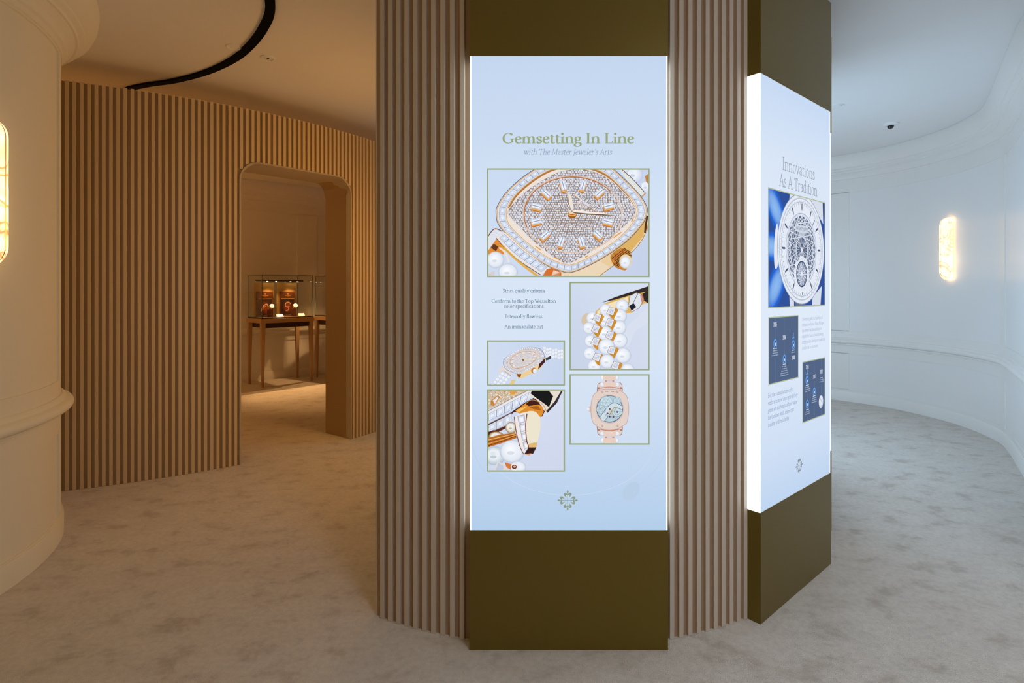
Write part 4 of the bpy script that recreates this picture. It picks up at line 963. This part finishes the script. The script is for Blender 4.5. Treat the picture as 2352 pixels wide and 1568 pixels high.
def timeline(x0, x1, z0, z1, items, xs):
    A = frame2(x0, x1, z0, z1, (78, 98, 132), .0050)
    for x in xs: A.line([(x, z0), (x, z1)], .0014, (120, 138, 170))
    A.up()
    for kind_, x, z, v in items:
        if kind_ == 'y':
            A.rect(x - .012, z - .016, x + .012, z + .016, (78, 98, 132)); A.up(); draw_text(A, v, x, z - .010, .020, (226, 232, 244), T=13, th=9, width=.036)
        elif kind_ == 'txt':
            A.rect(x - .012, z - v * .0105, x + .012, z + .008, (78, 98, 132)); A.up()
            for i in range(v):
                w_ = (.018, .024, .030, .036, .044, .046, .04)[min(i, 6)] * random.uniform(.85, 1.1)
                xx = x - w_
                while xx < x + w_ - .002:
                    d_ = random.uniform(.006, .014); A.rect(xx, z - i * .0105, min(xx + d_, x + w_), z - i * .0105 + .0042, (214, 222, 238) if i == 0 else (164, 178, 204)); xx += d_ + .003
            A.up()
        else:
            A.disc(x, z, .018, .024, (96, 160, 236), 16); A.up(); A.disc(x, z, .011, .016, (60, 84, 130), 14); A.up(); A.disc(x + .003, z - .002, .006, .008, (190, 216, 250), 8)
            if v == 'hook': A.line([(x - .004, z + .028), (x + .002, z + .045), (x + .001, z + .06)], .005, (110, 172, 240)); A.line([(x - .012, z + .032), (x + .012, z + .036)], .006, (96, 160, 236))
            A.up()
    return A
A = timeline(-.331, -.004, 1.062, 1.374, [('y', -.262, 1.338, '2005'), ('g', -.262, 1.247, ''), ('txt', -.262, 1.224, 4), ('y', -.165, 1.272, '2006'), ('g', -.165, 1.167, ''), ('txt', -.165, 1.142, 6), ('g', -.066, 1.230, 'hook'), ('txt', -.066, 1.202, 2), ('y', -.066, 1.168, '2008')], (-.262, -.165, -.066))
A.build('timeline_picture', lp, label='slate blue print of a timeline, upper')
A = timeline(.043, .336, .827, 1.137, [('y', .104, 1.106, '2011'), ('g', .100, 1.036, 'hook'), ('txt', .104, 1.011, 4), ('g', .104, .915, ''), ('txt', .104, .886, 3), ('y', .192, 1.048, '2017'), ('g', .190, .968, ''), ('txt', .190, .945, 4), ('y', .284, 1.064, '2021'), ('txt', .284, 1.030, 3)], (.104, .192, .284))
A.disc(.278, .905, .030, .034, (196, 206, 226), 20); A.up(); A.disc(.275, .910, .024, .027, (222, 229, 242), 20); A.up(); A.line([(.26, .93), (.29, .90)], .003, (150, 164, 192))
A.build('timeline_picture', lp, label='slate blue print of a timeline, lower')

# ---- third display, seen edge-on behind the second
td, lp = display(79, 'light box display seen edge-on behind the right-hand one', RF + .006); td['group'] = 'light box displays around the slatted column'
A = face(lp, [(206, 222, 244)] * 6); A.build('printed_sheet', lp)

# ------------------------------------------------------------------ wall lamps
def sconce(name, loc, rz, label, group, scale=1.0):
    t_ = thing(name, label, 'wall lamp', loc, rz, group)
    # local: +x away from the wall, z up; body rounded at both ends
    H, D, W = .352, .10, .050
    prof = []
    r = .095
    for i in range(9): a_ = pi / 2 * i / 8; prof.append((D - r + r * sin(a_), -H + r - r * cos(a_)))
    prof += [(D, 0)]
    for i in range(9): a_ = pi / 2 * i / 8; prof.append((D - r + r * cos(a_), H - r + r * sin(a_)))
    vs = []; n_ = 14; L_ = len(prof)
    for i in range(n_ + 1):
        f = -1 + 2 * i / n_; y = W * f; k_ = (1 - abs(f) ** 2.6) ** (1 / 2.6) if abs(f) < 1 else 0
        k_ = .0 + 1.0 * k_
        for x, z in prof: vs.append((.012 + (x - .0) * k_ if x > 0 else .012, y * 1.0, z * (1 - .05 * (1 - k_))))
    fs = [(i * L_ + q, (i + 1) * L_ + q, (i + 1) * L_ + q + 1, i * L_ + q + 1) for i in range(n_) for q in range(L_ - 1)]
    o = mesh('shade', vs, fs, M['alabaster'], t_, smooth=True)
    # brass seam following the outline in the middle plane
    vs = []; fs = []
    for q, (x, z) in enumerate(prof):
        for (dx, yy) in ((.0135, -.002), (.0155, -.002), (.0155, .002), (.0135, .002)): vs.append((x + dx, yy, z * 1.004))
        if q:
            b_ = (q - 1) * 4
            for c_ in range(4): fs.append((b_ + c_, b_ + (c_ + 1) % 4, b_ + 4 + (c_ + 1) % 4, b_ + 4 + c_))
    mesh('brass_seam', vs, fs, M['brass'], t_)
    boxo('backplate', (-.004, .014, -.026, .026, -.28, .28), M['brass'], t_)
    return t_
sconce('wall_lamp', (-2.515, 2.528, 1.965), 0, 'glowing veined stone lamp on the round column, cut by left edge', 'veined stone wall lamps')
sconce('wall_lamp', (4.955, 6.03, 1.962), R(182), 'glowing veined stone lamp on the curved wall at the right', 'veined stone wall lamps')

# ------------------------------------------------------------------ things on the ceiling
path = catmull([(-.95, .6), (-1.15, 1.9), (-1.32, 2.7), (-1.488, 3.28), (-1.69, 3.62), (-1.98, 3.955), (-2.237, 4.177), (-2.547, 4.378), (-2.883, 4.533), (-3.19, 4.627), (-3.42, 4.74), (-3.62, 4.98), (-3.7, 5.4)], 8)
tag(sweep('ceiling_track', path, [(-.029, H_CEIL - .016), (.029, H_CEIL - .016), (.029, H_CEIL - .001), (-.029, H_CEIL - .001)], M['black']), 'black curved lighting track sweeping across the ceiling', 'lighting track')
def trim_ring(t_, r, m='white_plastic', name='trim_ring'):
    return lathe(name, [(r, 0), (r - .002, -.006), (r - .010, -.006), (r - .013, -.001), (r - .013, 0)], M[m], t_, 40)
t = thing('downlight', 'recessed ceiling spot with a dark centre beside the track', 'ceiling light', (-1.874, 4.095, H_CEIL))
trim_ring(t, .050); lathe('reflector', [(.037, -.001), (.030, -.004), (.018, -.0045), (.0, -.0045)], M['black'], t, 32)
lathe('lamp_face', [(.037, -.0015), (.026, -.0065), (.012, -.0068), (.010, -.0055)], M['white_plastic'], t, 32)
t = thing('ceiling_speaker', 'flush round white plate on the ceiling left of the track', 'ceiling plate', (-2.042, 3.915, H_CEIL))
lathe('plate', [(.049, 0), (.048, -.003), (.044, -.003), (.043, -.0015), (.0, -.0015)], M['ceiling'], t, 40); trim_ring(t, .052, 'ceiling')
t = thing('dome_camera', 'white security camera with black dome on the ceiling at right', 'security camera', (4.06, 5.72, H_CEIL))
lathe('housing', [(.075, 0), (.073, -.012), (.062, -.022), (.040, -.026), (.0, -.027)], M['white_plastic'], t, 40)
lathe('dome', [(.031, -.024), (.030, -.036), (.022, -.050), (.010, -.056), (.0, -.057)], M['dark'], t, 28)
bm = bmesh.new(); bmesh.ops.create_uvsphere(bm, u_segments=10, v_segments=8, radius=.007); o = obj('sensor', bm, M['dark'], t); o.location = (.040, .03, -.024)
t = thing('sprinkler', 'round ceiling fitting partly hidden by the right-hand light box', 'ceiling fitting', (3.145, 5.17, H_CEIL))
trim_ring(t, .07); lathe('cover', [(.045, -.001), (.043, -.010), (.0, -.012)], M['white_plastic'], t, 32)

# ------------------------------------------------------------------ glass showcases in the salon
TW, TD = .847, .52
def glass_case(loc, rz, label, lw=TW, ld=TD):
    t_ = thing('showcase', label, 'showcase', loc, rz, 'glass showcases in the salon')
    for i, (x, y) in enumerate(((0, 0), (lw, 0), (0, ld), (lw, ld))):
        sx = 1 if x == 0 else -1; sy = 1 if y == 0 else -1
        bm = bmesh.new(); w1, w0 = .062, .030
        a = [(x + (sx * .0), y), (x + sx * w1, y), (x + sx * w1, y + sy * w1), (x, y + sy * w1)]
        b_ = [(x + sx * .012, y + sy * .012), (x + sx * (w0 + .012), y + sy * .012), (x + sx * (w0 + .012), y + sy * (w0 + .012)), (x + sx * .012, y + sy * (w0 + .012))]
        V = [bm.verts.new((*p, .985)) for p in a] + [bm.verts.new((*p, 0)) for p in b_]
        for f in ((0, 1, 2, 3), (7, 6, 5, 4), (0, 4, 5, 1), (1, 5, 6, 2), (2, 6, 7, 3), (3, 7, 4, 0)): bm.faces.new([V[k_] for k_ in f])
        obj('leg', bm, M['oak'], t_)
    boxo('frame', (-.008, lw + .008, -.008, ld + .008, .983, 1.050), M['oak'], t_, .003)
    boxo('drawer_box', (.07, lw - .07, .03, ld - .03, .905, .983), M['oak_dark'], t_)
    boxo('plinth', (.006, lw - .006, .006, ld - .006, 1.050, 1.068), M['oak_dark'], t_)
    bm = bmesh.new(); H0, H1, g = 1.068, 1.726, .004
    for d in ((.012, lw - .012, .012, .012 + g, H0, H1), (.012, lw - .012, ld - .012 - g, ld - .012, H0, H1), (.012, .012 + g, .018, ld - .018, H0, H1), (lw - .012 - g, lw - .012, .018, ld - .018, H0, H1), (.012, lw - .012, .012, ld - .012, H1 + .0005, H1 + .005)): box(bm, *d)
    gl = obj('glass_case', bm, M['glass'], t_)
    bm = bmesh.new(); e = .0035
    for x in (.012, lw - .012):
        for y in (.012, ld - .012): box(bm, x - e, x + e, y - e, y + e, H0, H1)
    for y in (.012, ld - .012): box(bm, .012, lw - .012, y - e, y + e, H1, H1 + .006)
    for x in (.012, lw - .012): box(bm, x - e, x + e, .012, ld - .012, H1, H1 + .006)
    obj('edge_seal', bm, M['glass_edge'], gl)
    lb = boxo('light_bar', (.04, lw - .04, ld * .50, ld * .50 + .06, 1.632, 1.655), M['oak_dark'], t_)
    for x in (.22, .36, .60, .72):
        bm = bmesh.new(); bmesh.ops.create_cone(bm, cap_ends=True, segments=12, radius1=.008, radius2=.010, depth=.006); o = obj('led', bm, M['led'], lb); o.location = (x, ld * .5 + .03, 1.629)
    return t_
def world(t_, x, y, z): 
    c, s_ = cos(t_.rotation_euler[2]), sin(t_.rotation_euler[2]); return (t_.location[0] + x * c - y * s_, t_.location[1] + x * s_ + y * c, z)
def board(case, x, y, label, w_=.26, h_=.40, style=0):
    t_ = thing('display_board', label, 'display board', world(case, x, y, 1.069), case.rotation_euler[2], 'walnut display boards in the showcases')
    boxo('panel', (-w_ / 2, w_ / 2, 0, .03, 0, h_), M['walnut'], t_, .004)
    boxo('back_panel', (-w_ / 2 - .03, w_ / 2 + .03, .045, .06, 0, .54), M['cream'], t_)
    boxo('foot', (-w_ / 2 - .01, w_ / 2 + .01, -.015, .045, -.0, .012), M['walnut'], t_)
    A = Art(y0=-.0008, dy=.0002)
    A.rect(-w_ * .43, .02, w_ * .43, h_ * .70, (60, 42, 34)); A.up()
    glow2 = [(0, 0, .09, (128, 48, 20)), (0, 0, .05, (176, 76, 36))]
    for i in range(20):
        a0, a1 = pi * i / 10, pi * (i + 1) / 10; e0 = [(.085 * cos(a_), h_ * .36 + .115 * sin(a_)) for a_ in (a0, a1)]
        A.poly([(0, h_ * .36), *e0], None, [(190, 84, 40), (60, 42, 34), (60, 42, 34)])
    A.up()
    if style == 0: A.line([(-.065, .09), (-.05, .14), (-.015, .185), (.03, .20), (.045, .16)], .016, (255, 226, 200), 4); A.up(); A.line([(-.05, .10), (-.02, .15), (.01, .17)], .010, (255, 214, 180), 4)
    elif style == 1: A.line([(.045, .195), (.015, .225), (-.03, .215), (-.045, .175), (-.03, .155), (0, .15), (.015, .12), (-.005, .09), (-.035, .085)], .013, (255, 218, 190), 4); A.up(); A.line([(-.03, .155), (.03, .155)], .009, (255, 214, 180))
    else: A.line([(-.04, .19), (-.02, .215), (.01, .18), (.04, .175), (.05, .19)], .012, (255, 214, 180), 4)
    A.up(); A.line([(-w_ * .43, h_ * .71), (w_ * .43, h_ * .71)], .007, (255, 214, 130)); A.line([(-w_ * .43, .016), (w_ * .43, .016)], .005, (230, 180, 100)); A.line([(w_ * .43, .016), (w_ * .43, h_ * .71)], .003, (200, 150, 90))
    A.up(); emblem(A, 0, h_ * .905, .016, (250, 190, 90)); draw_text(A, 'PATEK PHILIPPE', 0, h_ * .82, .014, (250, 190, 90), T=14, th=10, width=.095); draw_text(A, 'GENEVE', 0, h_ * .78, .008, (250, 190, 90), T=14, th=10, width=.035)
    A.build('printed_face', t_, M['ink']); return t_
def watch(case, x, y, label):
    t_ = thing('watch', label, 'watch', world(case, x, y, 1.069), case.rotation_euler[2], 'watches on walnut stands')
    boxo('stand', (-.035, .035, -.03, .03, 0, .125), M['walnut'], t_, .004)
    st = lathe('strap', [(.030 + .004 * cos(a_), .014 * sin(a_)) for a_ in [2 * pi * i / 10 for i in range(11)]], M['gold'], t_, 28); st.rotation_euler = (R(90), 0, R(70)); st.location = (.0, 0, .159)
    bm = bmesh.new(); bmesh.ops.create_cone(bm, cap_ends=True, segments=28, radius1=.034, radius2=.032, depth=.010); d = obj('case', bm, M['white_plastic'], t_); d.rotation_euler = (R(62), R(10), R(-18)); d.location = (.012, -.034, .175)
    bm = bmesh.new(); bmesh.ops.create_cone(bm, cap_ends=True, segments=20, radius1=.007, radius2=.007, depth=.002); e_ = obj('dial', bm, M['oak_dark'], d); e_.location = (0, 0, .0062)
    return t_
def card(case, x, y, label):
    w0 = world(case, x, y, 1.070)
    bm = bmesh.new(); V = [bm.verts.new(p) for p in ((-.05, 0, 0), (.05, 0, 0), (.05, .045, 0), (-.05, .045, 0), (-.05, 0, .006), (.05, 0, .006), (.05, .045, .040), (-.05, .045, .040))]
    for f in ((3, 2, 1, 0), (4, 5, 6, 7), (0, 1, 5, 4), (1, 2, 6, 5), (2, 3, 7, 6), (3, 0, 4, 7)): bm.faces.new([V[i] for i in f])
    o = obj('price_plate', bm, M['plate']); o.location = w0; o.rotation_euler = (0, 0, case.rotation_euler[2]); return tag(o, label, 'card', 'gold price plates')
az1 = atan2(.64, .555)
c1 = glass_case((-3.817, 8.13, 0), az1, 'oak glass showcase with two display boards, centred in the doorway')
board(c1, .19, .30, 'walnut display board at the left of the centred showcase', style=0)
board(c1, .56, .30, 'walnut display board at the right of the centred showcase', style=1)
watch(c1, .215, .18, 'pale faced watch in front of the left display board')
watch(c1, .60, .18, 'pale faced watch in front of the right display board')
card(c1, .33, .07, 'small gold plate beside the watch of the left board'); card(c1, .70, .10, 'small gold plate beside the watch of the right board')
for x in (.25, .60):
    lamp('showcase_lamp', 'SPOT', world(c1, x, .24, 1.62), 7, WARM2, .02, target=world(c1, x, .12, 1.0), spot=110, blend=.5)
    lamp('showcase_lamp', 'SPOT', world(c1, x, .20, 1.63), 75, WARM2, .015, target=world(c1, x, -.62, 0), spot=70, blend=.35)
az2 = atan2(-.28, .43)
c2 = glass_case((-3.38, 9.12, 0), az2, 'oak glass showcase half hidden behind the right door jamb', lw=.53, ld=.50)
board(c2, .25, .26, 'walnut display board in the half hidden showcase', style=2)
lamp('showcase_lamp', 'SPOT', world(c2, .26, .20, 1.62), 7, WARM2, .02, target=world(c2, .24, .10, 1.0), spot=110, blend=.5)
lamp('showcase_lamp', 'SPOT', world(c2, .26, .18, 1.63), 60, WARM2, .015, target=world(c2, .25, -.55, 0), spot=70, blend=.35)
